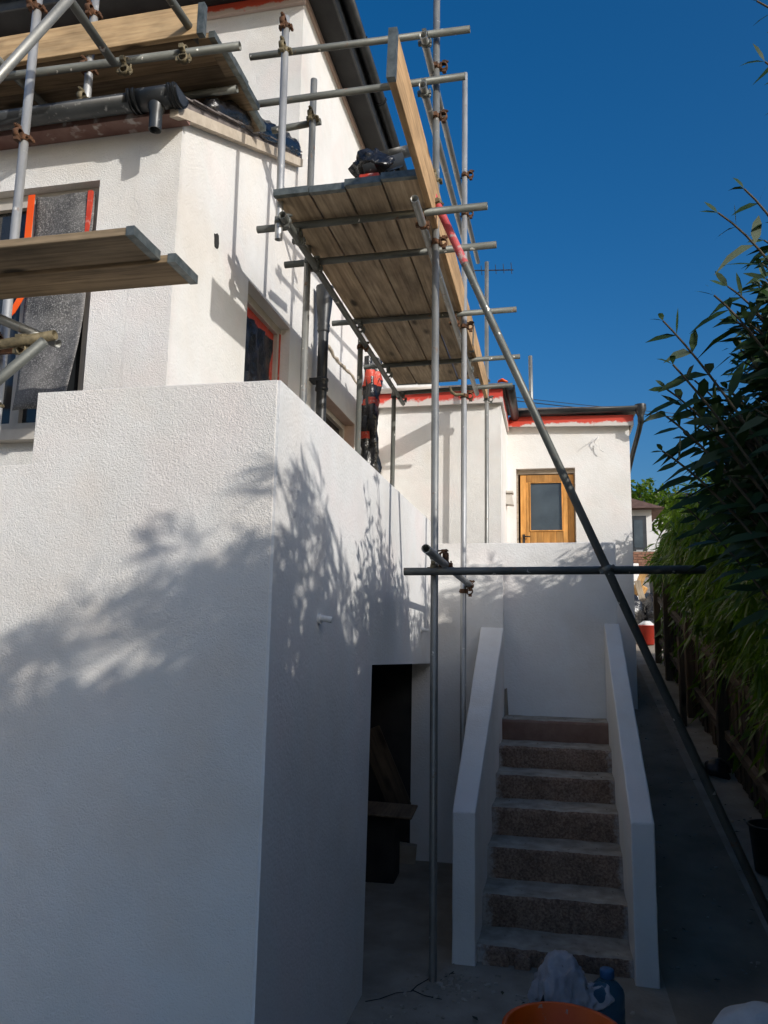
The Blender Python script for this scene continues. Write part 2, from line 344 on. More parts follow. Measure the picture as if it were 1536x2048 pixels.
# ------------------------------------------------------------------ ground
def ramp_z(y):
    if y < 5.15: return 0.0
    if y < 15.3: return 0.195 * (y - 5.15)
    if y < 19: return 1.98 + 0.38 * (y - 15.3)
    return 3.386 + 0.05 * min(y - 19, 40)
def ground_z(x, y):
    t = min(max((x - 0.50) / 0.05, 0), 1) if y < 15.3 else 1
    return ramp_z(y) * t
xs = [-150, -60, -20, -8, -4, -3, -2, -1.5, -1, -0.5, 0, 0.50, 0.55, 0.8, 1.1, 1.4, 1.72, 2.2, 3, 5, 9, 20, 60, 150]
ys = [-60, -20, -8, -4, -2, 0, 1, 2, 3, 3.5, 4, 4.5, 5.15] + [5.6 + 0.5 * i for i in range(20)] + [15.29, 15.31, 16, 17, 18, 19, 21, 25, 32, 60, 120, 300]
g = MB(); g.add([(x, y, ground_z(x, y)) for y in ys for x in xs],
                [(j * len(xs) + i, j * len(xs) + i + 1, (j + 1) * len(xs) + i + 1, (j + 1) * len(xs) + i) for j in range(len(ys) - 1) for i in range(len(xs) - 1)], 0, False)
go = g.build('ground', 'concrete'); go['kind'] = 'structure'
yd = MB(); yd.add([(-40, -40, .004), (40, -40, .004), (40, -2.2, .004), (-40, -2.2, .004)], [(0, 1, 2, 3)])  # unseen sheet added behind the camera as a warm bounce surface
yo = yd.build('bounce_yard', 'bounce'); yo['kind'] = 'structure'
yd = MB(); yd.add([(-40, -2.2, .004), (-2.6, -2.2, .004), (-2.6, 2.6, .004), (-40, 2.6, .004)], [(0, 1, 2, 3)])  # second unseen bounce sheet, added left of the camera
yo = yd.build('bounce_patio', 'bounce'); yo['kind'] = 'structure'
p = MB(); py = [4.2, 5.15] + [5.6 + 0.5 * i for i in range(20)]
p.add([(x, y, ramp_z(y) + 0.006) for y in py for x in (0.605, 1.32)], [(2 * i, 2 * i + 1, 2 * i + 3, 2 * i + 2) for i in range(len(py) - 1)])
po = p.build('path', 'path'); po['kind'] = 'structure'
lw = MB(); lw.add([(0.8, 18.6, 3.26), (6, 18.6, 3.26), (6, 24, 3.66), (0.8, 24, 3.66)], [(0, 1, 2, 3)])
lo_ = lw.build('lawn', 'dry'); lo_['kind'] = 'structure'

ck = MB()
def crack(pts, wd):
    for a, c in zip(pts[:-1], pts[1:]):
        d = Vector((c[0] - a[0], c[1] - a[1], 0)).normalized(); n = Vector((-d.y, d.x, 0)) * wd
        ck.add([(a[0] - n.x, a[1] - n.y, .003), (a[0] + n.x, a[1] + n.y, .003), (c[0] + n.x * .7, c[1] + n.y * .7, .003), (c[0] - n.x * .7, c[1] - n.y * .7, .003)], [(0, 3, 2, 1)])
crack([(-1.02, 4.42), (-.95, 4.47), (-.88, 4.56), (-.80, 4.60), (-.78, 4.68), (-.72, 4.80)], .005); crack([(-.80, 4.62), (-.72, 4.57), (-.62, 4.55)], .006); crack([(-.60, 4.92), (-.66, 4.78)], .004)
co_ = ck.build('ground_crack', 'void'); co_['kind'] = 'structure'
# ------------------------------------------------------------------ terrace wall (foreground)
TW = thing('terrace_wall', 'tall white roughcast terrace wall with low dark opening at left foreground', 'wall', (-1.06, 2.83, 0))
XW, YF, T = -1.058, 2.83, 0.14
fw = MB()
fw.prism([(-6, 0), (XW - .012, 0), (XW - .012, 2.985), (-2.17, 2.985), (-2.17, 2.665), (-6, 2.665)], 1, YF, YF + T)
bevel(fw.build('wall', 'roughcast', TW), .003, 2)
sw = MB()
sw.prism([(YF + .002, 0), (4.50, 0), (4.58, 1.79), (YF + .002, 1.79)], 0, XW - T, XW)          # pier left of the opening
sw.prism([(YF + .002, 1.79), (4.58, 1.79), (7.10, 1.715), (7.10, 2.983), (YF + .002, 2.983)], 0, XW - T, XW)
sw.build('wall', 'smooth', TW)
MB().box(-6, XW - T, YF + T, 13, 1.84, 1.98).build('terrace_slab', 'concrete', TW)
MB().box(-2.6, -2.45, YF + T, 7.3, 0, 1.84).box(-2.449, -1.263, 7.11, 7.3, 0, 1.84).build('inner_wall', 'void', TW)  # walls coloured near-black so the opening reads as unlit
MB().box(XW - T + .001, 0.45, 7.345, 10.9, 1.86, 2.0).build('terrace_slab', 'concrete', TW)
for (y, z, s) in ((3.46, 2.04, 0.72), (6.36, 2.01, 0.7)):
    st = MB(); st.tube([(XW - 0.01, y, z + 0.004), (XW + 0.05 * s, y, z), (XW + 0.095 * s, y - .002, z - 0.006)], 0.021 * s, 14, hollow=0)
    st.tube([(XW - 0.005, y, z), (XW + 0.012, y, z)], 0.034 * s, 12)
    st.build('overflow_pipe', 'balus', TW)

# ------------------------------------------------------------------ landing wall behind the stair
LW = thing('landing_wall', 'white rendered landing parapet behind the head of the steps', 'wall', (-0.3, 7.2, 0))
uneven(bevel(MB().box(-1.055, 0.575, 7.2, 7.34, 0, 2.83).build('wall', 'smooth', LW), .008, 2))
MB().box(-1.262, -0.432, 7.102, 7.198, 0, 2.625).build('side_panel', 'smooth', LW)
MB().box(0.455, 0.575, 7.342, 10.4, 0, 2.3).build('return_wall', 'smooth', LW)
st_ = MB(); st_.hexa([(-0.418, 7.16, 1.27), (-0.392, 7.16, 1.27), (-0.392, 7.197, 1.27), (-0.418, 7.197, 1.27), (-0.425, 7.17, 1.50), (-0.405, 7.17, 1.51), (-0.405, 7.197, 1.51), (-0.425, 7.197, 1.50)])
st_.build('timber_offcut', 'plank_grey', LW)

# ------------------------------------------------------------------ staircase
ST = thing('staircase', 'worn concrete steps between white rendered sloping balustrade walls', 'steps', (0, 5.1, 0))
nz = [0.10, 0.31, 0.525, 0.73, 0.912, 1.09, 1.27]
def rough_box(x0, x1, y0, y1, z0, z1, seed, amp=0.010, nx=60):
    # a worn step: the nosing is uneven along its length
    from mathutils import noise as mn
    b = MB(); vs = []
    prof = [(y0 + .012, z0), (y0 + .004, z0 + (z1 - z0) * .4), (y0, z1 - .025), (y0 + .008, z1 - .006), (y0 + .03, z1), ((y0 + y1) / 2, z1 - .004), (y1, z1 + .004)]
    for i in range(nx + 1):
        x = x0 + (x1 - x0) * i / nx
        for j, (y, z) in enumerate(prof):
            d = mn.noise_vector(Vector((x * 7, y * 9, z * 9 + seed))) * amp
            if j in (2, 3): d = d * .8 + mn.noise_vector(Vector((x * 31, y * 9, seed))) * amp * .7
            vs.append((x, y + d.y, z + d.z * 0.8))
    m = len(prof)
    for i in range(nx):
        for j in range(m - 1):
            b.add([], [])
    fs = [(i * m + j, (i + 1) * m + j, (i + 1) * m + j + 1, i * m + j + 1) for i in range(nx) for j in range(m - 1)]
    b.add(vs, fs)
    b.m = [1 if (k % (m - 1)) >= 3 else 0 for k in range(len(fs))]
    return b
for i, z in enumerate(nz):
    y = 5.10 + 0.30 * i; z0 = (nz[i - 1] if i else -0.06) - 0.01
    b = rough_box(-0.50, 0.49, y, y + 0.32 if i < 6 else 7.21, z0, z, i * 3.7, 0.013 if i == 0 else 0.007)
    o = b.build('step', ['riser_red' if i == 6 else 'riser', 'tread'], ST)
# broken stones at the foot of the first step
for k, (x, wd, h, yy) in enumerate(((-0.37, 0.20, 0.155, 5.075), (-0.205, 0.12, 0.13, 5.06), (-0.06, 0.13, 0.12, 5.07))):
    b = MB(); pts = []
    for q in range(9):
        a = 2 * math.pi * q / 9
        pts.append((x + math.cos(a) * wd * 0.5 * random.uniform(.8, 1.05), max(-0.03, 0.02 + math.sin(a) * h * 0.5 * random.uniform(.8, 1.1))))
    b.prism(pts, 1, yy - .012, yy + .06); bevel(b.build('stone', 'riser', ST), 0.012, 2)
for sgn, (xo0, xi0, xo1, xi1, ze) in ((-1, (-0.627, -0.483, -0.632, -0.425, 2.05)), (1, (0.575, 0.440, 0.588, 0.455, 2.105))):
    b = MB(); z0f = 0.885 if sgn < 0 else 0.90
    xa, xb = sorted((xo0, xi0)); xc, xd = sorted((xo1, xi1)); ye = 7.1 if sgn < 0 else 7.198; yf = 5.03 if sgn < 0 else 5.0
    zb = -0.02
    lo = [(xa, yf, zb), (xb, yf, zb), (xd, ye, zb), (xc, ye, zb)]
    hi = [(xa, yf, z0f - .004), (xb, yf, z0f), (xd, ye, ze), (xc, ye, ze)]
    b.hexa(lo + hi)
    uneven(bevel(b.build('balustrade', 'balus', ST), 0.010, 3))

# ------------------------------------------------------------------ house
HS = thing('house', 'white roughcast two storey house with rear wings and black gutters', 'house', (-3.5, 7, 0))
XH = -2.1
def wall_x(x, t, y0, y1, z0, z1, holes, mat, name='wall'):
    # wall in the plane X = x (outer face), t thick towards -X, rectangular holes (y0,y1,z0,z1)
    b = MB(); cuts = sorted({y0, y1, *[h[0] for h in holes], *[h[1] for h in holes]})
    for a, c in zip(cuts[:-1], cuts[1:]):
        hs = [h for h in holes if h[0] <= a + 1e-6 and h[1] >= c - 1e-6]
        if not hs: b.box(x - t, x, a, c, z0, z1)
        else:
            h = hs[0]
            if h[2] > z0: b.box(x - t, x, a, c, z0, h[2])
            if h[3] < z1: b.box(x - t, x, a, c, h[3], z1)
    return b.build(name, mat, HS)
def wall_y(y, t, x0, x1, z0, z1, holes, mat, name='wall'):
    b = MB(); cuts = sorted({x0, x1, *[h[0] for h in holes], *[h[1] for h in holes]})
    for a, c in zip(cuts[:-1], cuts[1:]):
        hs = [h for h in holes if h[0] <= a + 1e-6 and h[1] >= c - 1e-6]
        if not hs: b.box(a, c, y, y + t, z0, z1)
        else:
            h = hs[0]
            if h[2] > z0: b.box(a, c, y, y + t, z0, h[2])
            if h[3] < z1: b.box(a, c, y, y + t, h[3], z1)
    return b.build(name, mat, HS)
W1 = (4.885, 5.80, 2.95, 4.475); W2 = (6.85, 8.0, 2.95, 4.255)
wall_x(XH, 0.28, 3.80, 5.82, 0, 4.90, [W1], 'smooth')
MB().prism([(3.80, 4.90), (5.82, 4.90), (5.82, 6.02), (3.80, 4.96)], 0, XH - 0.28, XH).build('gable_wall', 'smooth', HS)
wall_x(XH, 0.28, 5.82, 14, 0, 7.68, [W2], 'smooth')
wall_y(3.80, 0.25, -6.5, XH - 0.281, 0, 4.95, [(-3.45, -2.62, 3.10, 4.645)], 'render')
MB().box(-2.379, XH + .0015, 3.7985, 3.83, 0, 4.95).build('wall', 'render', HS)
wall_y(5.818, 0.28, -6.5, XH + .0015, 4.9, 7.68, [], 'render')
MB().box(-6.4, XH - 0.3, 6.2, 13.8, 0.0, 7.6).build('inner_core', 'void', HS)
MB().box(-6.4, -3.9, 4.2, 6.1, 0.0, 4.9).build('inner_core', 'void', HS)
# lean-to roof: boarding, verge, slates
rs = (6.07 - 5.03) / (5.80 - 3.70)
def rz(y): return 5.03 + rs * (y - 3.70)
RF = MB().prism([(3.66, rz(3.66) - .05), (5.80, rz(5.80) - .05), (5.80, rz(5.80) - .005), (3.66, rz(3.66) - .005)], 0, -6.5, XH + 0.045).build('lean_to_roof', 'slate', HS)
MB().prism([(3.64, rz(3.64) - .125), (5.80, rz(5.80) - .125), (5.80, rz(5.80) - .052), (3.64, rz(3.64) - .052)], 0, XH + 0.003, XH + 0.055).build('verge_board', 'verge', RF)
slate_me = MB().box(0, 0.28, 0, 0.40, 0, 0.009).mesh('slate', 'slate')
ang = math.atan(rs)
for r in range(12):
    for c in range(5):
        y = 3.63 + r * 0.175 * math.cos(ang)
        if y > 5.62: continue
        x = XH + 0.075 - 0.285 * (c + 1) + random.uniform(-.008, .008) + (0.1425 if r % 2 and c else 0)
        Mx = Matrix.Translation((x, y, rz(y) + 0.004 + random.uniform(0, .004))) @ Matrix.Rotation(ang - 0.028 + random.uniform(-.008, .008), 4, 'X') @ Matrix.Rotation(random.uniform(-.02, .02), 4, 'Z')
        place(slate_me, 'slate', RF, Mx)
def half_gutter(path_axis, c, a, b, r, mat, parent, name='gutter', end=(True, True)):
    # half-round channel along X or Y; c = (other coord, z of rim)
    m = MB(); n = 12
    def P(t, th, rr): 
        u = c[0] + rr * math.cos(th); z = c[1] + rr * math.sin(th)
        return (t, u, z) if path_axis == 'X' else (u, t, z)
    th = [math.pi + math.pi * k / n for k in range(n + 1)]
    for t0, t1 in ((a, b),):
        vs = [P(t0, q, r) for q in th] + [P(t1, q, r) for q in th] + [P(t0, q, r - .004) for q in th] + [P(t1, q, r - .004) for q in th]
        k = n + 1
        fs = [(i, i + 1, k + i + 1, k + i) for i in range(n)] + [(2 * k + i, 3 * k + i, 3 * k + i + 1, 2 * k + i + 1) for i in range(n)]
        fs += [(0, k, 3 * k, 2 * k), (n, 2 * k + n, 3 * k + n, k + n)]
        fs += [(i, 2 * k + i, 2 * k + i + 1, i + 1) for i in range(n)] + [(k + i, k + i + 1, 3 * k + i + 1, 3 * k + i) for i in range(n)]
        m.add(vs, fs, 0, True)
    for t, e in ((a, end[0]), (b, end[1])):
        if e: m.add([P(t, q, r + .004) for q in th], [tuple(range(n + 1))])
    return m.build(name, mat, parent)
G1 = half_gutter('X', (3.60, 4.985), -6.5, -2.02, 0.066, 'gutter', HS)
half_gutter('X', (3.60, 4.992), -2.31, -2.005, 0.077, 'gutter', G1, 'outlet_socket')
for xx in (-2.31, -2.28, -2.06, -2.03): half_gutter('X', (3.60, 4.995), xx, xx + .018, 0.084, 'black', G1, 'rib', (True, True))
MB().lathe([(0.036, 0), (0.036, .10), (0.048, .13), (0.048, .16)], 20, (-2.16, 3.60, 4.775)).lathe([(0.031, .10), (0.031, 0), (0.036, 0)], 20, (-2.16, 3.60, 4.775)).build('outlet', 'gutter', G1)
MB().box(-6.5, -2.05, 3.672, 3.795, 4.925, 5.0).build('fascia_board', 'fascdull', HS)
# main eaves: side (along Y) and front (along X)
MB().box(XH + .002, XH + 0.24, 5.46, 14, 7.66, 7.69).box(-6.5, XH + .002, 5.46, 5.815, 7.66, 7.69).build('soffit', 'soffit', HS)
MT['overs'] = overspray_mat('overspray', (0.66, 0.52, 0.45), 7.57, 7.63, (0.72, 0.10, 0.05))
MB().box(XH + .001, XH + 0.022, 5.817, 14, 7.59, 7.658).build('masking_strip', 'pink', HS)
MB().box(-6.5, XH + 0.022, 5.78, 5.816, 7.55, 7.658).build('masking_strip', 'overs', HS)
MB().box(XH + 0.24, XH + 0.262, 5.44, 14, 7.64, 7.86).box(-6.5, XH + .24, 5.44, 5.458, 7.64, 7.86).build('fascia_board', 'black', HS)
half_gutter('Y', (XH + 0.325, 7.83), 5.3, 14, 0.06, 'black', HS)
for yy in (6.6, 7.5, 8.4, 9.3): half_gutter('Y', (XH + 0.325, 7.833), yy, yy + .03, 0.068, 'black', HS, 'gutter_bracket')
half_gutter('X', (5.375, 7.83), -6.5, XH + 0.3, 0.06, 'black', HS)
hr = MB(); ex = XH + 0.3; hr.add([(-9, 5.4, 7.84), (ex, 5.4, 7.84), (ex, 14.2, 7.84), (-9, 14.2, 7.84), (-5.6, 8.8, 10.0), (-5.6, 10.8, 10.0)], [(0, 1, 4), (1, 2, 5, 4), (2, 3, 5), (3, 0, 4, 5), (0, 3, 2, 1)])
hr.build('main_roof', 'slate', HS)
# lean-to window with dusted film
WN = MB().box(-3.45, -2.62, 3.90, 3.93, 3.10, 4.645).build('window', 'glass', HS)
fr = MB()
for x0, x1, z0, z1 in ((-2.70, -2.622, 3.1, 4.643), (-3.448, -3.39, 3.1, 4.643), (-3.39, -2.70, 4.56, 4.643), (-3.39, -2.70, 3.1, 3.17), (-3.14, -3.08, 3.17, 4.56)):
    fr.box(x0, x1, 3.865, 3.899, z0, z1)
fr.build('frame', 'pvc', WN)
MB().box(-3.6, -2.60, 3.72, 3.87, 3.03, 3.09).build('sill', 'pvc', WN)
fm = MB(); nx, nzz = 14, 30; vs = []
for j in range(nzz + 1):
    t = j / nzz; z = 4.60 - t * 1.40
    for i in range(nx + 1):
        u = i / nx; x0 = -3.075 + 0.07 * t * t; x1 = -2.675 + .02 * t + 0.008 * math.sin(t * 5)
        y = 3.83 - 0.12 * t ** 2 + 0.010 * math.sin(u * 7 + t * 3) + 0.012 * math.sin(t * 9 + u * 2)
        vs.append((x0 + (x1 - x0) * u, y, z))
fm.add(vs, [(j * (nx + 1) + i, j * (nx + 1) + i + 1, (j + 1) * (nx + 1) + i + 1, (j + 1) * (nx + 1) + i) for j in range(nzz) for i in range(nx)], 0, True)
fo = fm.build('masking_film', 'film', WN); fo.modifiers.new('s', 'SOLIDIFY').thickness = 0.003
MB().box(-2.712, -2.684, 3.822, 3.84, 3.95, 4.60).build('red_tape', 'red', WN)
hs = MB(); pth = [(-3.085, 3.80, 4.60 - 0.05 * k) for k in range(14)] + [(-3.10, 3.79, 3.90), (-3.13, 3.78, 3.83), (-3.18, 3.77, 3.77)]
for k in range(len(pth) - 1):
    a, c = pth[k], pth[k + 1]; wd = 0.022
    hs.hexa([(c[0] - wd, c[1], c[2]), (c[0] + wd, c[1], c[2]), (c[0] + wd, c[1] + .006, c[2]), (c[0] - wd, c[1] + .006, c[2]), (a[0] - wd, a[1], a[2]), (a[0] + wd, a[1], a[2]), (a[0] + wd, a[1] + .006, a[2]), (a[0] - wd, a[1] + .006, a[2])])
hs.build('orange_tape', 'orange', WN)
# side window of the lean-to end
def side_window(W, xin, frm, red, name):
    y0, y1, z0, z1 = W
    wn = MB().box(xin - 0.03, xin, y0, y1, z0, z1).build('window', 'glass', HS)
    f = MB(); t = 0.07
    f.box(xin + .002, xin + .045, y0, y0 + t, z0, z1).box(xin + .002, xin + .045, y1 - t, y1, z0, z1).box(xin + .002, xin + .045, y0 + t, y1 - t, z1 - t, z1).box(xin + .002, xin + .045, y0 + t, y1 - t, z0, z0 + t)
    f.build('frame', frm, wn)
    if red:
        r = MB(); a = t
        r.box(xin + .001, xin + .012, y0 + a, y0 + a + .04, z0 + a, z1 - a).box(xin + .001, xin + .012, y1 - a - .06, y1 - a, z0 + a, z1 - a).box(xin + .001, xin + .012, y0 + a + .04, y1 - a - .06, z1 - a - .075, z1 - a)
        r.box(xin + .046, xin + .052, y1 - .028, y1 - .006, z0, z1 - .05)
        r.build('red_tape', 'red', wn)
        fl = MB(); ys_ = np.linspace(y0 + .10, y1 - .12, 16); zs = np.linspace(z0 + .05, z1 - .14, 16)
        vv = [(xin + .018 + .010 * math.sin(y * 31 + z * 9) + .006 * math.sin(y * 57 - z * 21), y, z) for z in zs for y in ys_]
        fl.add(vv, [(j * 16 + i, j * 16 + i + 1, j * 16 + 17 + i, j * 16 + 16 + i) for j in range(15) for i in range(15)], 0, True)
        fl.build('masking_film', 'sheet', wn)
    return wn
side_window(W1, XH - 0.13, 'pvc', True, 'a')
side_window(W2, XH - 0.16, 'pvc', False, 'b')
MB().box(XH - 0.279, XH - .002, W2[0] + .002, W2[1] - .002, W2[3] - .006, W2[3] - .001).box(XH - .279, XH - .002, W2[1] - .006, W2[1] - .001, W2[2], W2[3] - .007).build('reveal', 'pink', HS)
# small hole in the render, its inner shade painted as a flat patch
hl = MB(); pts = [(4.335 + 0.045 * math.cos(a) * random.uniform(.7, 1.2), 4.483 + 0.055 * math.sin(a) * random.uniform(.75, 1.15)) for a in np.linspace(0, 6.28, 13)[:-1]]
hl.prism(pts, 0, XH + .001, XH + .003); hl.build('core_hole', 'void', HS)
# mortar ridge along the side wall
mr_ = wobble([(XH + .008, y, 4.73 + .02 * math.sin(y * 5)) for y in np.linspace(6.75, 8.6, 40)], .02, 9)
MB().tube(mr_, [0.012 + .008 * random.random() for _ in mr_], 8).build('mortar_ridge', 'verge', HS)
# black cast downpipe with hopper
DP = MB().tube([(-2.0, 6.41, 4.76), (-2.0, 6.41, 1.98)], 0.047, 20).build('downpipe', 'black', HS)
MB().lathe([(0.050, 0), (0.058, .02), (0.052, .05), (0.060, .07), (0.054, .09), (0.072, .28), (0.082, .44), (0.074, .44), (0.05, .1)], 22, (-2.0, 6.41, 4.68)).build('hopper', 'black', DP)
for z in (4.12, 3.2): MB().lathe([(0.048, 0), (0.060, .01), (0.060, .035), (0.054, .045), (0.054, .09), (0.060, .10), (0.060, .12), (0.048, .13)], 20, (-2.0, 6.41, z)).box(-2.1, -1.985, 6.345, 6.475, z + .09, z + .115).build('collar', 'black', DP)
# pipe wrapped in black polythene and red tape
wp = [Vector((-1.95, 8.12 + .02 * math.sin(z * 7), z)) for z in np.linspace(1.98, 5.05, 40)]
vs = []; fs = []; n = 22
for i, c in enumerate(wp):
    for k in range(n):
        a = 2 * math.pi * k / n; r = 0.084 + 0.007 * math.sin(i * .9) + 0.026 * math.sin(3 * a + i * .35) + .014 * math.sin(7 * a - i * 1.3) + random.uniform(-.010, .010)
        vs.append((c.x + r * math.cos(a), c.y + r * math.sin(a), c.z))
for i in range(len(wp) - 1):
    for k in range(n): fs.append((i * n + k, i * n + (k + 1) % n, (i + 1) * n + (k + 1) % n, (i + 1) * n + k))
b = MB(); b.add(vs, fs, 0, True)
b.m = [1 if ((f // n) in (32, 35, 36) and random.random() < .75) or ((f // n) == 27 and 6 < (f % n) < 17) else 0 for f in range(len(fs))]
b.build('wrapped_pipe', ['sheet', 'red'], HS)
# wing one (faces the camera)
wall_y(9.2, 0.25, XH + .002, -0.576, 0, 4.95, [], 'render')
wall_x(-0.575, 0.25, 9.451, 10.62, 0, 4.95, [], 'smooth')
MB().box(-0.5765, -0.575, 9.2, 9.451, 0, 4.95).build('wall', 'smooth', HS)
MT['fasc1'] = overspray_mat('fascia_overspray', (0.58, 0.53, 0.49), 4.80, 4.90, (0.55, 0.05, 0.03))
MB().box(XH + .003, -0.545, 9.10, 9.125, 4.775, 4.945).box(-0.57, -0.545, 9.125, 10.55, 4.775, 4.945).build('fascia_board', 'fasc1', HS)
MB().box(XH + .003, -0.575, 9.125, 9.199, 4.80, 4.82).build('soffit', 'fascia', HS)
rf1 = MB(); rf1.hexa([(XH + .004, 9.02, 4.95), (-0.47, 9.02, 4.95), (-0.47, 10.9, 5.12), (XH + .004, 10.9, 5.12), (XH + .004, 9.02, 4.99), (-0.47, 9.02, 4.99), (-0.47, 10.9, 5.16), (XH + .004, 10.9, 5.16)])
rf1.build('wing_roof', 'slate', HS)
half_gutter('X', (9.045, 4.985), -2.05, -1.3, 0.05, 'fascia', HS)
half_gutter('Y', (-0.46, 4.985), 9.1, 10.55, 0.062, 'black', HS)
# wing two with the pine door
D = (-0.455, 0.342, 2.15, 4.268)
wall_y(10.62, 0.25, -0.574, 1.065, 0, 4.97, [D], 'smooth')
wall_x(1.066, 0.25, 10.621, 17, 0, 4.97, [], 'smooth')
MB().box(-0.6, 0.8, 11.4, 11.5, 2, 4.9).build('inner_wall', 'void', HS)
MT['fasc2'] = overspray_mat('fascia_overspray_two', (0.60, 0.56, 0.52), 4.83, 4.905, (0.60, 0.06, 0.03))
MB().hexa([(-0.544, 10.50, 4.845), (1.115, 10.50, 4.80), (1.115, 10.525, 4.80), (-0.544, 10.525, 4.845), (-0.544, 10.50, 4.985), (1.115, 10.50, 4.945), (1.115, 10.525, 4.945), (-0.544, 10.525, 4.985)]).build('fascia_board', 'fasc2', HS)
MB().box(1.09, 1.115, 10.526, 17, 4.80, 4.95).box(-.54, 1.09, 10.526, 10.619, 4.86, 4.875).build('fascia_board', 'fascia', HS)
rf2 = MB(); rf2.hexa([(-0.50, 10.42, 5.045), (1.17, 10.42, 5.005), (1.17, 17, 5.4), (-0.5, 17, 5.45), (-0.5, 10.42, 5.085), (1.17, 10.42, 5.045), (1.17, 17, 5.44), (-0.5, 17, 5.49)])
rf2.build('wing_roof', 'slate', HS)
half_gutter('X', (10.43, 5.035), -0.46, 1.25, 0.064, 'black', HS)
MB().lathe([(0.075, .10), (0.078, .04), (0.055, -.02), (0.04, -.06), (0.04, -.16), (.03, -.16)], 20, (1.20, 10.43, 4.96)).build('outlet', 'black', HS)
MB().tube([(1.20, 10.43, 4.82), (1.18, 10.50, 4.72), (1.15, 11.0, 4.55), (1.11, 11.5, 4.30), (1.105, 11.55, 4.2), (1.105, 11.55, 1.3)], 0.034, 14).build('downpipe', 'black', HS)
DR = MB().box(-0.40, 0.325, 10.735, 10.74, 2.2, 4.19).build('door', 'void', HS)
fw_ = MB(); fw_.box(-0.453, -0.43, 10.70, 10.80, 2.15, 4.266).box(0.328, 0.340, 10.70, 10.80, 2.15, 4.266).box(-0.43, 0.328, 10.70, 10.80, 4.205, 4.266)
fw_.build('frame', 'frame_wood', DR)
DZ0, DZ1, DX0, DX1 = 2.2, 4.19, -0.402, 0.322
def stile(x0, x1, z0, z1, y=10.70): bevel(MB().box(x0, x1, y, y + .035, z0, z1).build('plank', 'door', DR), .003, 1)
stile(DX0, -0.325, DZ0, DZ1); stile(-0.323, -0.275, DZ0, DZ1 - .10, 10.702); stile(0.245, DX1, DZ0, DZ1); stile(0.172, 0.243, DZ0, DZ1 - .10, 10.702)
stile(-0.323, 0.243, DZ1 - .098, DZ1)
for k in range(5): stile(-0.273 + k * .0888, -0.273 + (k + 1) * .0888 - .002, DZ0, 3.40, 10.703)
MB().box(-0.273, 0.170, 10.718, 10.722, 3.41, DZ1 - .105).build('pane', 'doorglass', DR)
for a in ((-0.275, -0.262, 3.40, 4.09), (0.158, 0.172, 3.40, 4.09), (-0.262, .158, 3.40, 3.415), (-0.262, .158, 4.075, 4.09)):
    MB().box(a[0], a[1], 10.69, 10.717, a[2], a[3]).build('glazing_bead', 'door', DR)
MB().box(-0.372, -0.342, 10.688, 10.699, 3.18, 3.36).tube([(-0.357, 10.69, 3.325), (-0.357, 10.655, 3.325), (-0.27, 10.655, 3.325)], .009, 8).build('handle', 'wire', DR)
MB().hexa([(-0.573, 10.22, 3.71), (-0.475, 10.22, 3.70), (-0.475, 10.38, 3.70), (-0.573, 10.38, 3.71), (-0.573, 10.24, 3.87), (-0.50, 10.25, 3.85), (-0.50, 10.36, 3.85), (-0.573, 10.38, 3.87)]).box(-.573, -.48, 10.21, 10.39, 3.86, 3.885).build('wall_light', 'pvc', HS)
cb = MB(); pts = [Vector(q) for q in ((0.665, 10.62, 4.685), (0.655, 10.56, 4.66), (0.60, 10.57, 4.60), (0.64, 10.57, 4.53), (0.672, 10.56, 4.60), (0.668, 10.56, 4.52), (0.68, 10.56, 4.49), (0.73, 10.55, 4.455))]
cb.tube(pts, .006, 7); cb.tube([(0.665, 10.62, 4.69), (0.60, 10.5, 4.62), (0.52, 10.52, 4.56)], .004, 6); cb.build('hanging_cable', 'white', HS)

# ------------------------------------------------------------------ scaffolding
R_T = 0.0242
def tube_obj(p0, p1, parent, mat='steel', name='tube', r=R_T):
    p0, p1 = Vector(p0), Vector(p1); d = p1 - p0; L = d.length; n = 20
    b = MB()
    prof = [(r, 0), (r, L), (r - .004, L), (r - .004, L - min(.25, L / 2)), (0.001, L - min(.25, L / 2))]
    b.lathe(prof, n); b.lathe([(0.001, min(.25, L / 2)), (r - .004, min(.25, L / 2)), (r - .004, 0), (r, 0)], n)
    me = b.mesh(name, mat)
    Mx = d.to_track_quat('Z', 'Y').to_matrix().to_4x4(); Mx.translation = p0
    return place(me, name, parent, Mx)
def make_coupler():
    b = MB()
    def ring(axis, c):
        n = 16; prof = [(.0255, -.02), (.034, -.02), (.036, 0), (.034, .02), (.0255, .02)]
        vs = []
        for r, h in prof:
            for k in range(n):
                a = 2 * math.pi * k / n; u, v = r * math.cos(a), r * math.sin(a)
                vs.append((c[0] + u, c[1] + v, c[2] + h) if axis == 'Z' else (c[0] + h, c[1] + u, c[2] + v))
        b.add(vs, [(i * n + k, i * n + (k + 1) % n, (i + 1) * n + (k + 1) % n, (i + 1) * n + k) for i in range(4) for k in range(n)], 0, True)
    ring('Z', (0, 0, 0)); ring('X', (0, -.058, 0))
    b.box(-.02, .02, -.045, -.018, -.018, .018)
    b.box(.030, .052, -.014, .014, -.013, .013).box(-.052, -.030, -.016, .016, -.016, .016)
    b.tube([(.04, -.03, 0), (.04, .045, 0)], .0065, 8).tube([(.04, .022, 0), (.04, .036, 0)], .013, 6)
    b.box(-.014, .014, -.078, -.05, .030, .052).box(-.016, .016, -.08, -.05, -.052, -.030)
    b.tube([(0, -.10, .042), (0, -.02, .042)], .0065, 8).tube([(0, -.092, .042), (0, -.078, .042)], .013, 6)
    return b
_cm = make_coupler(); C_RUST = _cm.mesh('coupler', 'rust'); C_BRASS = _cm.mesh('coupler', 'brass'); C_STEEL = _cm.mesh('coupler', 'steel_dark')
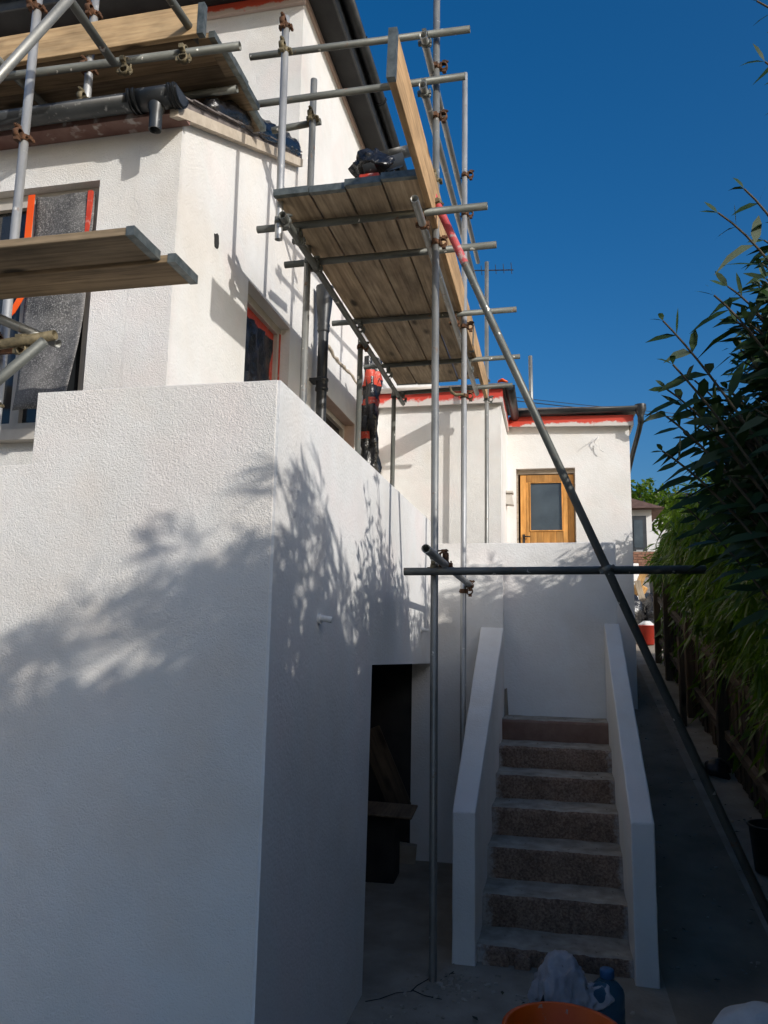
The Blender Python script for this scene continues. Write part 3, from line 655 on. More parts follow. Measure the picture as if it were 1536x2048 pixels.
def coupler(parent, pos, az, ax, me=C_RUST):
    z = Vector(az).normalized(); x = Vector(ax); x = (x - z * x.dot(z)).normalized(); y = z.cross(x)
    Mx = Matrix((x, y, z)).transposed().to_4x4() @ Matrix.Diagonal((.86, .86, .86, 1)); Mx.translation = pos
    return place(me, 'coupler', parent, Mx)
def board(p0, length, axis, parent, mat, width=0.225, th=0.038, tilt=0.0, rz_=0.0, name='board', vertical=False, bands=(True, True), rx=0.0):
    L = length; b = MB()
    wd, t = (th, width) if vertical else (width, th)
    if axis == 'Y':
        b.box(0, wd, 0, L, 0, t)
        bb = [MB().box(-.0025, wd + .0025, -.003, .036, -.0025, t + .0025), MB().box(-.0025, wd + .0025, L - .036, L + .003, -.0025, t + .0025)]
    else:
        b.box(0, L, 0, wd, 0, t)
        bb = [MB().box(-.003, .036, -.0025, wd + .0025, -.0025, t + .0025), MB().box(L - .036, L + .003, -.0025, wd + .0025, -.0025, t + .0025)]
    Mx = Matrix.Translation(p0) @ Matrix.Rotation(rx, 4, 'X') @ Matrix.Rotation(rz_, 4, 'Z') @ (Matrix.Rotation(tilt, 4, 'Y' if axis == 'Y' else 'X'))
    o = bevel(place(b.mesh(name, mat), name, parent, Mx), .003, 1)
    for k in range(2):
        if bands[k]: place(bb[k].mesh('end_band', 'band'), 'end_band', o, Mx)
    return o
SC = thing('scaffold_tower', 'tube scaffold with raised board platform beside the house wall', 'scaffolding', (-0.7, 4.77, 0))
tube_obj((-0.703, 4.77, 0), (-0.733, 4.77, 6.9), SC, 'steel', 'standard')
tube_obj((-0.704, 6.30, 0.0), (-0.699, 6.30, 7.03), SC, 'alu', 'standard')
tube_obj((-0.717, 8.80, 1.98), (-0.707, 8.80, 6.45), SC, 'steel', 'standard')
tube_obj((-1.65, 4.276, 4.42), (-1.65, 4.241, 5.97), SC, 'alu', 'standard')
tube_obj((-1.65, 4.872, 1.98), (-1.65, 4.856, 5.99), SC, 'steel', 'standard')
tube_obj((-1.65, 6.405, 1.98), (-1.65, 6.417, 4.60), SC, 'steel_dark', 'standard')
tube_obj((-1.65, 7.91, 1.98), (-1.65, 7.942, 4.62), SC, 'steel_dark', 'standard')
tube_obj((-0.762, 4.40, 5.83), (-0.762, 8.25, 6.18), SC, 'steel', 'handrail')
tube_obj((-0.762, 4.40, 5.47), (-0.762, 8.75, 5.86), SC, 'steel', 'handrail')
tube_obj((-2.098, 4.712, 6.13), (-0.489, 4.712, 6.093), SC, 'steel_dark', 'transom')
tube_obj((-2.09, 4.712, 5.738), (-0.522, 4.712, 5.739), SC, 'steel_dark', 'transom')
tube_obj((-1.98, 4.91, 5.66), (-1.605, 4.91, 5.685), SC, 'steel_dark', 'transom')
trs = [((-1.888, 4.50), (-0.356, 4.50), 4.633, 4.642), ((-1.841, 4.92), (-0.329, 4.92), 4.586, 4.60), ((-1.855, 6.20), (-0.25, 6.20), 4.672, 4.684), ((-1.86, 7.40), (-0.268, 7.40), 4.692, 4.712), ((-1.692, 8.20), (-0.381, 8.20), 4.655, 4.686)]
trs = [((a[0], a[1], z0), (c[0], c[1], z1)) for a, c, z0, z1 in trs]
for k, (a, c) in enumerate(trs): tube_obj(a, c, SC, 'steel_dark', 'transom')
tube_obj((-1.60, 4.19, 4.535), (-1.60, 8.22, 4.535), SC, 'steel_dark', 'ledger')
tube_obj((-0.770, 4.21, 4.565), (-0.770, 8.22, 4.61), SC, 'steel', 'ledger')
tube_obj((-0.76, 4.625, 4.92), (1.32, 4.625, 0.0), SC, 'steel_dark', 'raker')
MT['redp'] = pm('red_painted_tube', (0.40, 0.05, 0.055), (0.52, 0.10, 0.10), 9, 0.55, speck=(20, 0.56, 0.70, (0.42, 0.34, 0.32)))
rk0, rk1 = Vector((-0.76, 4.625, 4.92)), Vector((1.32, 4.625, 0.0)); rd = (rk1 - rk0).normalized()
bp_ = MB(); bp_.tube([rk0 + rd * .0, rk0 + rd * .64], R_T + .0012, 20, cap=False); bp_.build('red_sleeve', 'redp', SC)
tube_obj((-0.894, 4.705, 2.36), (0.869, 4.705, 2.374), SC, 'steel_dark', 'transom')
tube_obj((-0.655, 4.06, 2.432), (-0.655, 6.45, 2.381), SC, 'steel', 'ledger')
tube_obj((-0.20, 9.0, 4.75), (-0.205, 9.0, 5.3), SC, 'steel', 'standard')
bx0 = [-1.660, -1.428, -1.198, -0.968]
for k, x in enumerate(bx0):
    board((x, 4.185 + (0.0, 0.012, -0.006, -0.02)[k], 4.668 + (0.0, 0.004, 0.012, 0.02)[k]), 3.98, 'Y', SC, 'board', 0.222, tilt=random.uniform(-.012, .012), rx=.018 + random.uniform(-.002, .002))
board((-0.742, 3.27, 4.64), 3.9, 'Y', SC, 'toe', 0.26, vertical=True, tilt=0.03, name='toe_board', rx=.016)
board((-0.735, 7.02, 4.72), 1.75, 'Y', SC, 'toe', 0.225, vertical=True, tilt=0.03, name='toe_board')
Z, X_, Y_ = (0, 0, 1), (1, 0, 0), (0, 1, 0)
for pos, a, c, me in [((-0.729, 4.77, 5.88), Z, Y_, C_RUST), ((-0.729, 4.77, 5.50), Z, Y_, C_RUST), ((-0.70, 6.30, 6.02), Z, Y_, C_RUST), ((-0.70, 6.30, 5.65), Z, Y_, C_RUST),
                      ((-0.727, 4.77, 5.02), Z, X_, C_BRASS), ((-0.724, 4.77, 4.57), Z, Y_, C_RUST), ((-0.762, 4.48, 5.84), Y_, X_, C_STEEL), ((-0.762, 4.48, 5.47), Y_, X_, C_STEEL),
                      ((-1.65, 4.25, 5.98 - .25), Z, X_, C_BRASS), ((-1.65, 4.245, 5.90), Z, X_, C_RUST), ((-1.65, 4.858, 5.68), Z, X_, C_BRASS), ((-1.65, 4.275, 4.54), Z, Y_, C_STEEL),
                      ((-1.60, 4.52, 4.535), Y_, X_, C_STEEL), ((-1.60, 4.92, 4.535), Y_, X_, C_STEEL), ((-1.65, 4.87, 4.56), Z, Y_, C_STEEL), ((-1.65, 6.41, 4.52), Z, Y_, C_RUST), ((-1.65, 7.93, 4.54), Z, Y_, C_STEEL),
                      ((-1.60, 6.20, 4.60), Y_, X_, C_STEEL), ((-1.60, 7.40, 4.60), Y_, X_, C_STEEL), ((-1.60, 8.20, 4.58), Y_, X_, C_STEEL),
                      ((-0.77, 4.52, 4.57), Y_, X_, C_RUST), ((-0.77, 6.20, 4.60), Y_, X_, C_RUST), ((-0.70, 6.30, 4.60), Z, Y_, C_RUST), ((-0.715, 8.8, 4.72), Z, Y_, C_STEEL), ((-0.715, 8.8, 4.95), Z, X_, C_STEEL), ((-0.77, 7.4, 4.61), Y_, X_, C_STEEL),
                      ((-0.712, 4.77, 2.38), Z, X_, C_BRASS), ((-0.712, 4.77, 2.46), Z, Y_, C_RUST), ((-0.655, 4.86, 2.415), Y_, X_, C_RUST), ((-0.703, 6.30, 2.33), Z, Y_, C_RUST), ((-0.655, 6.38, 2.38), Y_, Z, C_RUST),
                      ((0.318, 4.625, 2.37), (rd.x, rd.y, rd.z), X_, C_STEEL), ((-0.69, 4.625, 4.77), (rd.x, rd.y, rd.z), Y_, C_BRASS), ((-0.701, 6.30, 3.98), Z, Y_, C_RUST)]:
    coupler(SC, pos, a, c, me)
# open half of the spare coupler on the second standard
MB().tube([(-0.70, 6.24, 3.98), (-0.76, 6.22, 3.97), (-0.80, 6.23, 4.0), (-0.81, 6.235, 4.05)], [.012, .016, .014, .008], 8).build('coupler_flap', 'brass', SC)

SL = thing('scaffold', 'tube scaffold with boards in front of the lean-to window', 'scaffolding', (-2.67, 3.2, 1.98))
tube_obj((-2.80, 3.35, 1.98), (-2.80, 3.35, 5.75), SL, 'alu', 'standard')
tube_obj((-2.73, 3.76, 5.10), (-2.731, 3.76, 6.2), SL, 'alu', 'standard')
tube_obj((-4.6, 3.68, 5.37), (-1.705, 3.68, 5.303), SL, 'steel_dark', 'ledger')
tube_obj((-4.6, 4.2, 5.46), (-1.95, 4.2, 5.46), SL, 'steel_dark', 'ledger')
tube_obj((-3.1, 3.05, 4.39), (-2.36, 3.05, 5.165), SL, 'steel', 'brace')
tube_obj((-2.40, 2.95, 5.21), (-2.40, 3.52, 5.17), SL, 'steel_dark', 'transom')
tube_obj((-2.05, 3.2, 5.46), (-2.05, 4.5, 5.59), SL, 'steel_dark', 'transom')
tube_obj((-3.3, 4.9, 5.50), (-3.3, 3.6, 5.44), SL, 'steel_dark', 'transom')
for k in range(4):
    board((-5.2, 3.80 + k * .228, 5.50 + .004 * k), 3.27 + (0, .03, .02, -.02)[k], 'X', SL, 'boardx', .222)
board((-1.97, 3.84, 5.44), .10, 'X', SL, 'boardx', .22, bands=(False, True))
board((-5.0, 3.715, 5.455), 3.04, 'X', SL, 'toex', .20, vertical=True, name='toe_board', rz_=-.003)
board((-4.6, 2.765, 3.645), 2.875, 'X', SL, 'boardx', .225, name='board')
board((-4.5, 2.995, 3.63), 2.85, 'X', SL, 'boardx', .225, name='board')
tube_obj((-3.2, 3.16, 3.73), (-2.335, 3.16, 3.345), SL, 'steel', 'brace')
tube_obj((-2.62, 3.10, 3.335), (-2.312, 3.10, 3.365), SL, 'brass', 'transom')
tube_obj((-2.70, 2.98, 2.955), (-2.275, 2.98, 3.285), SL, 'steel_dark', 'brace')
tube_obj((-3.3, 3.26, 3.36), (-2.56, 3.26, 3.38), SL, 'rust', 'transom')
for pos, a, c, me in [((-2.80, 3.35, 4.63), Z, X_, C_RUST), ((-2.80, 3.35, 5.44), Z, X_, C_RUST), ((-2.731, 3.76, 5.75), Z, X_, C_RUST), ((-2.73, 3.76, 5.36), Z, X_, C_RUST), ((-2.73, 3.76, 5.15), Z, X_, C_BRASS),
                      ((-2.42, 3.66, 5.29), X_, Y_, C_BRASS), ((-2.05, 3.67, 5.32), X_, Y_, C_BRASS), ((-2.50, 3.12, 3.36), X_, Y_, C_BRASS), ((-2.80, 3.35, 3.45), Z, X_, C_RUST), ((-2.665, 3.15, 3.05), Z, X_, C_BRASS)]:
    coupler(SL, pos, a, c, me)

# ------------------------------------------------------------------ loose things on the roof and platform
def crumple(name, path, radii, mat, seed, n=26, sub=5, amp=0.45, flat=1.0):
    from mathutils import noise as mn
    P = []
    for i in range(len(path) - 1):
        for s in range(sub): P.append((Vector(path[i]).lerp(Vector(path[i + 1]), s / sub), radii[i] + (radii[i + 1] - radii[i]) * s / sub))
    P.append((Vector(path[-1]), radii[-1]))
    vs = []; fs = []; d = (Vector(path[-1]) - Vector(path[0])).normalized(); u = d.cross(Vector((0, 0, 1)))
    if u.length < .1: u = Vector((1, 0, 0))
    u.normalize(); w_ = d.cross(u) * -1
    for i, (c, r) in enumerate(P):
        for k in range(n):
            a = 2 * math.pi * k / n; q = u * math.cos(a) + w_ * math.sin(a) * flat
            ns = abs(mn.noise(c * 9 + q * 1.6 + Vector((seed, 0, 0)))) * 1.6 - .35 + .5 * abs(mn.noise(c * 23 + q * 4 + Vector((0, seed, 0))))
            vs.append(c + q * r * (1 + amp * ns))
    for i in range(len(P) - 1):
        for k in range(n): fs.append((i * n + k, i * n + (k + 1) % n, (i + 1) * n + (k + 1) % n, (i + 1) * n + k))
    fs += [tuple(range(n))[::-1], tuple((len(P) - 1) * n + k for k in range(n))]
    b = MB(); b.add(vs, fs, 0, True); return b.build(name, mat)
o = crumple('plastic_sheet', [(-2.10, 4.12, rz(4.12) + .05), (-2.09, 4.5, rz(4.5) + .07), (-2.08, 5.0, rz(5.0) + .05), (-2.08, 5.4, rz(5.4) + .05), (-2.07, 5.68, rz(5.68) + .02)], [.05, .085, .07, .075, .05], 'sheet', 3)
tag(o, 'crumpled black polythene rolled along the lean-to roof verge', 'plastic sheet')
PL = 4.715
o = crumple('plastic_sheet', [(-1.09, 4.34, PL + .045), (-1.08, 4.33, PL + .12), (-1.06, 4.34, PL + .20), (-1.05, 4.36, PL + .27)], [.04, .11, .10, .05], 'sheet', 8, amp=.75, n=40, sub=9)
tag(o, 'black plastic bag bunched on the raised scaffold platform', 'plastic bag')
def gutter_offcut(p0, p1, r, label):
    b = MB(); n = 12; p0, p1 = Vector(p0), Vector(p1); d = (p1 - p0).normalized(); u = d.cross(Vector((0, 0, 1))).normalized(); v = u.cross(d)
    vs = [p + u * rr * math.cos(t) + v * rr * math.sin(t) for p in (p0, p1) for rr in (r, r - .004) for t in [math.pi + math.pi * k / n for k in range(n + 1)]]
    k = n + 1; fs = []
    for i in range(n):
        fs += [(i, i + 1, 2 * k + i + 1, 2 * k + i), (k + i, 3 * k + i, 3 * k + i + 1, k + i + 1), (i, k + i, k + i + 1, i + 1), (2 * k + i, 2 * k + i + 1, 3 * k + i + 1, 3 * k + i)]
    b.add(vs, fs, 0, True); o = b.build('gutter_length', 'gutter'); tag(o, label, 'gutter'); return o
gutter_offcut((-1.12, 4.22, PL + .085), (-0.90, 4.36, PL + .235), .058, 'short black gutter offcut lying lowest on the scaffold platform')
gutter_offcut((-1.10, 4.52, PL + .37), (-0.84, 4.72, PL + .55), .056, 'longer black gutter offcut propped above the other on the platform')
b = MB().box(-1.12, -0.99, 4.205, 4.26, PL - .005, PL + .05); o = bevel(b.build('red_tape_roll', 'red'), .01); tag(o, 'red tape bundle under the black bag on the platform edge', 'tape')
o = crumple('plastic_sheet', [(-0.60, 9.06, 5.02), (-0.55, 9.06, 5.035), (-0.48, 9.08, 5.02)], [.03, .045, .02], 'orange', 5, flat=.35); tag(o, 'scrap of orange plastic on the low wing roof edge', 'plastic scrap')

# ------------------------------------------------------------------ fence
FN = thing('timber_fence', 'dark weathered close board fence along the sloping side path', 'fence', (1.75, 8, 0.5))
brd = [MB().prism([(0, 0), (.118, 0), (.118, h), (.10, h + .012), (0, h)], 0, 0, .016).mesh('board', 'fence') for h in (1.40, 1.44, 1.37)]
y = -3.0; k = 0
while y < 13.2:
    z = ramp_z(y) + 0.03
    Mx = Matrix.Translation((1.735 + random.uniform(-.006, .010) + (.012 if k % 2 else 0), y, z + random.uniform(-.02, .02))) @ Matrix.Rotation(random.uniform(-.012, .012), 4, 'X') @ Matrix.Rotation(random.uniform(-.05, .05), 4, 'Z')
    place(brd[k % 3], 'board', FN, Mx); y += 0.108; k += 1
for y0 in (-2.5, .0, 2.5, 4.4, 6.5, 8.6, 10.4, 12.2, 13.3):
    bevel(MB().box(1.63, 1.73, y0 - .05, y0 + .05, ramp_z(y0) - .05, ramp_z(y0) + 1.45).build('post', 'fence', FN), .006)
posts = [-2.5, .0, 2.5, 4.4, 6.5, 8.6, 10.4, 12.2, 13.3]
for a, c in zip(posts[:-1], posts[1:]):
    for h in (.32, .98):
        za, zc = ramp_z(a) + h, ramp_z(c) + h
        MB().hexa([(1.685, a + .05, za), (1.732, a + .05, za), (1.732, c - .05, zc), (1.685, c - .05, zc), (1.685, a + .05, za + .075), (1.732, a + .05, za + .09), (1.732, c - .05, zc + .09), (1.685, c - .05, zc + .075)]).build('rail', 'fencey', FN)
for y0 in (10.0,): bevel(MB().box(1.50, 1.56, y0, y0 + .14, ramp_z(y0) - .02, ramp_z(y0) + (1.05 if y0 < 11 else .9)).build('stake', 'fence', FN), .004)

# ------------------------------------------------------------------ plants
def leaf_mesh(pos, dirs, length, width, droop, name, mat, parent, nrm_jit=.6, base=(0, 0, 1.0)):
    n = len(pos); d = dirs / np.linalg.norm(dirs, axis=1)[:, None]
    up = np.tile(np.array([base]), (n, 1)) + rng.normal(0, nrm_jit, (n, 3))
    s = np.cross(d, up); s /= np.linalg.norm(s, axis=1)[:, None] + 1e-9
    g = np.array([[0, 0, -1.0]])
    def pt(t, wv): return pos + d * (length * t)[:, None] + g * (droop * length * t * t)[:, None] + s * (width * wv)[:, None]
    one = np.ones(n)
    V = np.stack([pt(0 * one, 0 * one), pt(.3 * one, .42 * one), pt(.3 * one, -.42 * one), pt(.65 * one, .38 * one), pt(.65 * one, -.38 * one), pt(one, 0 * one)], 1).reshape(-1, 3)
    base = np.arange(n)[:, None] * 6
    tris = np.concatenate([base + np.array([[0, 2, 1]]), base + np.array([[3, 4, 5]])], 0); quads = base + np.array([[1, 2, 4, 3]])
    me = bpy.data.meshes.new(name)
    nl = tris.size + quads.size; npoly = len(tris) + len(quads)
    me.vertices.add(len(V)); me.vertices.foreach_set('co', V.ravel().astype(np.float32))
    me.loops.add(nl); me.loops.foreach_set('vertex_index', np.concatenate([tris.ravel(), quads.ravel()]).astype(np.int32))
    me.polygons.add(npoly)
    ls = np.concatenate([np.arange(len(tris)) * 3, tris.size + np.arange(len(quads)) * 4]).astype(np.int32)
    me.polygons.foreach_set('loop_start', ls); me.update(calc_edges=True)
    me.materials.append(MT[mat]); return link(bpy.data.objects.new(name, me), parent)
HY = [-3, -1.5, -.6, -.1, .4, .9, 1.2, 1.9, 3.0, 3.8, 4.6, 5.3, 5.9, 6.5, 8, 10, 12, 13.3]; HZ = [3.9, 3.95, 4.05, 4.0, 3.78, 3.90, 4.0, 3.70, 3.42, 3.40, 3.75, 3.72, 3.55, 3.55, 3.68, 3.60, 3.75, 3.2]
BH = thing('bamboo_hedge', 'tall green bamboo hedge with drooping narrow leaves over the fence', 'hedge', (2.2, 6, 0.4))
def hedge_leaves(nodes_n, y0, y1, zmin_off, k=7):
    n = nodes_n
    y = rng.uniform(y0, y1, n); top = np.interp(y, HY, HZ) + 0.05 * np.sin(y * 6.1) + 0.07 * np.sin(y * 15.3 + 1) + np.abs(rng.normal(0, .07, n)) * (rng.uniform(0, 1, n) < .3)
    lo = np.array([ramp_z(v) for v in y]) + zmin_off + rng.normal(0, .12, n)
    t = rng.uniform(0, 1, n) ** .8; z = lo + (top - lo) * t
    bulge = np.interp(t, [0, .25, .6, .85, 1], [1.72, 1.48, 1.40, 1.52, 1.72]) + 0.13 * np.sin(y * 3.3 + z * 2.1) + .09 * np.sin(y * 8 + z * 5) + .05 * np.sin(y * 19 - z * 11)
    bulge = bulge + np.interp(y, [8, 10, 13], [0, .14, .40]) + np.interp(t, [0, .35], [.25, 0]) * (y > 9)
    x = bulge + np.abs(rng.normal(0, .24, n)) + (rng.uniform(0, 1, n) < .25) * rng.uniform(0, .9, n) - (rng.uniform(0, 1, n) < .05) * rng.uniform(.05, .22, n)
    pos = np.stack([x, y, z], 1)
    axis = np.stack([-rng.uniform(.1, 1.0, n), rng.normal(-.25, .5, n), -rng.uniform(-.1, 1.0, n) + (t > .9) * rng.uniform(.2, 1.3, n)], 1)
    axis /= np.linalg.norm(axis, axis=1)[:, None]
    P = np.repeat(pos, k, 0); A = np.repeat(axis, k, 0); m = n * k
    P = P + A * rng.uniform(-.09, .05, m)[:, None]
    Dv = A + rng.normal(0, .45, (m, 3)); return P, Dv
p1, d1 = hedge_leaves(5600, 4.3, 13.3, 1.22)
leaf_mesh(p1, d1, rng.uniform(.09, .24, len(p1)), rng.uniform(.015, .030, len(p1)), rng.uniform(.15, .65, len(p1)), 'foliage', 'bamboo', BH)
p2, d2 = hedge_leaves(5000, -3.4, 4.3, 1.0)
leaf_mesh(p2, d2, rng.uniform(.13, .30, len(p2)), rng.uniform(.016, .030, len(p2)), rng.uniform(.15, .5, len(p2)), 'foliage', 'bamboo', BH)
def sun_block_leaves(n, y0, y1):
    y = rng.uniform(y0, y1, n); top = np.interp(y, HY, HZ) - np.where(y > 4.0, .08, .27); lo = np.array([ramp_z(v) for v in y]) + .3
    z = lo + (top - lo) * rng.uniform(0, 1, n); x = rng.uniform(1.85, 2.75, n)
    return np.stack([x, y, z], 1), np.stack([-rng.uniform(.1, .8, n), rng.normal(0, .5, n), -rng.uniform(.2, 1.2, n)], 1)
p3, d3 = sun_block_leaves(42000, -3.8, 13.2)  # oversized leaves added inside the hedge to stop sun leaking through
leaf_mesh(p3, d3, rng.uniform(.22, .36, len(p3)), rng.uniform(.07, .11, len(p3)), rng.uniform(.1, .4, len(p3)), 'foliage', 'bamboo', BH)
cu = MB()
for k in range(110):
    y = random.uniform(-3, 13.1); h = float(np.interp(y, HY, HZ)) - .1; x = random.uniform(1.9, 2.4); zb = ramp_z(y)
    dx = random.uniform(-.35, -.05); dy = random.uniform(-.3, .3)
    cu.tube([(x, y, zb - .05), (x + dx * .25, y + dy * .2, zb + (h - zb) * .5), (x + dx, y + dy, h)], [.011, .008, .002], 5, cap=False)
cu.build('stem', 'culm', BH)

SB = thing('broadleaf_shrub', 'tall dark shrub with broad pointed leaves arching over the side path', 'shrub', (1.55, 3.1, 0))
tips = [(0.76, 3.0, 3.72), (0.66, 3.0, 3.63), (0.44, 3.0, 3.20), (0.47, 3.0, 3.02), (0.45, 3.05, 2.94), (0.445, 3.05, 2.83), (0.43, 3.08, 2.70), (0.63, 3.0, 3.29), (0.69, 3.04, 3.34), (0.85, 2.95, 4.22), (0.82, 2.9, 4.45), (0.52, 3.1, 2.88), (0.86, 3.2, 3.5), (0.60, 3.3, 3.05), (0.55, 3.2, 2.78), (0.90, 3.0, 3.45)]
for k in range(120):
    z_ = random.uniform(2.55, 3.42); y_ = random.uniform(3.0, 4.2)
    tips.append(((.52 + (z_ - 2.58) * .34) * y_ / 3.4 + abs(random.gauss(0, .30)) + .03, y_, z_ * (1 + (y_ - 3.4) * .02)))
for k in range(60):
    z_ = random.uniform(3.15, 3.62); y_ = random.uniform(3.0, 4.0)
    tips.append(((.80 + (z_ - 3.2) * .30) * y_ / 3.4 + abs(random.gauss(0, .22)), y_, z_))
stm = MB(); LP, LD, LL, LWd = [], [], [], []
for k, tp in enumerate(tips):
    tp = Vector(tp); main = k < 16
    b0 = Vector((1.5 + random.uniform(-.1, .15), 3.2 + random.uniform(-.3, .5), 0)); mid = Vector((tp.x + random.uniform(.28, .5), tp.y + .12, tp.z - random.uniform(.12, .40)))
    c1 = Vector((1.45, 3.2, mid.z * .6))
    path = []
    for i in range(25):
        t = i / 24; path.append(((1 - t) ** 3) * b0 + 3 * (1 - t) ** 2 * t * c1 + 3 * (1 - t) * t * t * mid + t ** 3 * tp)
    stm.tube(path, [.010 * (1 - .8 * i / 24) + .0018 for i in range(25)], 6, cap=False)
    # opposite leaves along the outer part of each shoot
    s0 = .62 if main else .45; nn = 8 if main else 13
    for i in range(nn):
        t = s0 + (1 - s0) * (i / (nn - 1)); j = min(int(t * 24), 23); pnt = path[j].lerp(path[j + 1], t * 24 - j); dr = (path[j + 1] - path[j]).normalized()
        side = dr.cross(Vector((random.uniform(-.3, .3), -1, random.uniform(-.3, .3)))).normalized()
        for sg in (-1, 1):
            ld = dr * random.uniform(.5, .9) + side * sg * random.uniform(.5, 1.0) * (1 if i < nn - 1 else .4) + Vector((0, random.uniform(-.25, .25), random.uniform(-.15, .1)))
            LP.append(pnt); LD.append(ld); sc = 1 - .5 * max(0, (t - .85) / .15); LL.append(random.uniform(.10, .225) * sc); LWd.append(random.uniform(.036, .060) * sc)
stm.build('stem', 'stem', SB)
LP = np.array([tuple(v) for v in LP]); LD = np.array([tuple(v) for v in LD])
leaf_mesh(LP, LD, np.array(LL), np.array(LWd), rng.uniform(.08, .65, len(LP)), 'foliage', 'shrub', SB, .55, (0.1, -.75, .6))

# ------------------------------------------------------------------ background beyond the path
NH = thing('bungalow', 'distant white bungalow with brown tiled hip roof beyond the path', 'house', (0, 26, 3.6))
MB().box(-6, 3.1, 25, 33, 3.2, 6.0).build('wall', 'white', NH)
r_ = MB(); r_.add([(-6.4, 24.6, 5.95), (3.45, 24.6, 5.95), (3.45, 33.4, 5.95), (-6.4, 33.4, 5.95), (-2.5, 29, 8.0), (-0.2, 29, 8.0)], [(0, 1, 5, 4), (1, 2, 5), (2, 3, 4, 5), (3, 0, 4), (0, 3, 2, 1)])
r_.build('roof', 'tile', NH)
dd = MB().box(2.3, 2.93, 24.94, 24.99, 3.9, 5.75).build('door', 'grey_dark', NH)
MB().box(2.55, 2.82, 24.925, 24.938, 4.75, 5.62).build('pane', 'doorglass', dd); MB().box(2.60, 2.80, 24.92, 24.93, 4.62, 4.68).build('letter_plate', 'alu', dd)
BW = thing('brick_wall', 'low red brick garden wall below the distant bungalow', 'wall', (2.5, 22.5, 3.5))
bk = MB().box(0, .205, 0, .1, 0, .062).mesh('brick', 'brick')
MB().box(1.6, 4.2, 22.53, 22.6, 3.4, 4.38).build('mortar', 'tread', BW)
for r in range(13):
    for c in range(11):
        place(bk, 'brick', BW, Matrix.Translation((1.62 + c * .217 + (.108 if r % 2 else 0), 22.50 + random.uniform(-.006, .006), 3.42 + r * .073)))
TR = thing('garden_tree', 'small leafy tree showing above the bungalow roof', 'tree', (4.2, 37, 4))
MB().tube([(4.2, 37, 3.6), (4.25, 37, 6), (4.1, 37, 8.6)], [.16, .12, .05], 8).build('trunk', 'stem', TR)
n = 2600; q = rng.normal(0, 1, (n, 3)); q /= np.linalg.norm(q, axis=1)[:, None]; q *= (rng.uniform(.4, 1, n) ** .5)[:, None]
pp = np.stack([4.1 + q[:, 0] * 1.9 + .3 * np.sin(q[:, 2] * 9), 37 + q[:, 1] * 1.5, 8.0 + q[:, 2] * 1.15 + .25 * np.sin(q[:, 0] * 11)], 1)
leaf_mesh(pp, rng.normal(0, 1, (n, 3)), rng.uniform(.16, .3, n), rng.uniform(.10, .18, n), rng.uniform(0, .3, n), 'foliage', 'bamboo', TR)
FR = thing('far_roof', 'dark slate roof of a far house behind the bungalow', 'house', (8, 44, 4))
f_ = MB(); f_.box(5.5, 14, 45, 52, 4, 8.9).build('wall', 'white', FR); f2 = MB(); f2.add([(5.2, 44.5, 8.9), (14.3, 44.5, 8.9), (14.3, 52, 8.9), (5.2, 52, 8.9), (5.2, 48, 10.6), (14.3, 48, 10.6)], [(0, 1, 5, 4), (2, 3, 4, 5), (0, 4, 3), (1, 2, 5)]); f2.build('roof', 'soffit', FR)
# television aerial behind the third standard
AE = thing('television_aerial', 'thin yagi television aerial behind the scaffold pole', 'aerial', (-0.90, 11.3, 5.1))
MB().tube([(-0.90, 11.3, 5.1), (-0.90, 11.3, 7.62)], .016, 10).build('mast', 'steel', AE)
MB().tube([(-1.14, 11.3, 7.60), (-0.50, 11.35, 7.58)], .009, 8).build('boom', 'wire', AE)
for k, x in enumerate((-1.12, -0.99, -0.77, -0.65, -0.53)): MB().tube([(x - .004, 11.28, 7.66 + .01 * (k == 4)), (x + .006, 11.34, 7.53 - .02 * (k == 4))], .0055, 6).build('element', 'wire', AE)
for k, (a, c, lb) in enumerate((((-3, 13.2, 6.55), (6, 15.2, 5.86), 'upper thin overhead wire crossing the sky above the wing roof'), ((-3, 13.3, 6.5), (7, 15.3, 5.70), 'lower thicker overhead wire crossing the sky above the wing roof'))):
    a, c = Vector(a), Vector(c); pts = [a.lerp(c, t) - Vector((0, 0, .12 * math.sin(math.pi * t))) for t in np.linspace(0, 1, 16)]
    tag(MB().tube(pts, .0055 if k == 0 else .008, 6).build('overhead_wire', 'wire'), lb, 'wire')
# rubbish pile at the top of the path
def bucket(name, c, r0, r1, h, mat, label, cat, rim=True, fill=None, t=.006):
    prof = [(0.001, 0), (r0, 0), (r1, h - .012)] + ([(r1 + .012, h - .012), (r1 + .014, h)] if rim else [(r1, h)]) + [(r1 - t, h), (r0 - t, .02), (0.001, .02)]
    th = thing(name, label, cat, c)
    MB().lathe(prof, 36, c).build('body', mat, th)
    return th
zb = ramp_z(14.7)
bk_ = bucket('bucket', (1.66, 14.7, zb), .13, .165, .34, 'redbucket', 'red builders bucket with white rubble bag at the top of the path', 'bucket')
o = crumple('rubble_bag', [(1.66, 14.7, zb + .28), (1.66, 14.7, zb + .36), (1.67, 14.7, zb + .42)], [.12, .13, .05], 'sack', 12, amp=.45); tag(o, 'white rubble bag stuffed into the red bucket', 'bag')
o = crumple('rubbish_bag', [(1.40, 15.6, ramp_z(15.6) + .1), (1.45, 15.6, ramp_z(15.6) + .5), (1.5, 15.6, ramp_z(15.6) + .72)], [.25, .28, .08], 'sheet', 21, amp=.4); tag(o, 'black rubbish bag slumped behind the red bucket', 'bag')
o = crumple('rubbish_bag', [(1.95, 15.9, ramp_z(15.9)), (1.98, 15.9, ramp_z(15.9) + .45), (1.95, 15.9, ramp_z(15.9) + .62)], [.26, .24, .06], 'sheet', 25, amp=.4); tag(o, 'black rubbish bag nearer the fence behind the bucket', 'bag')
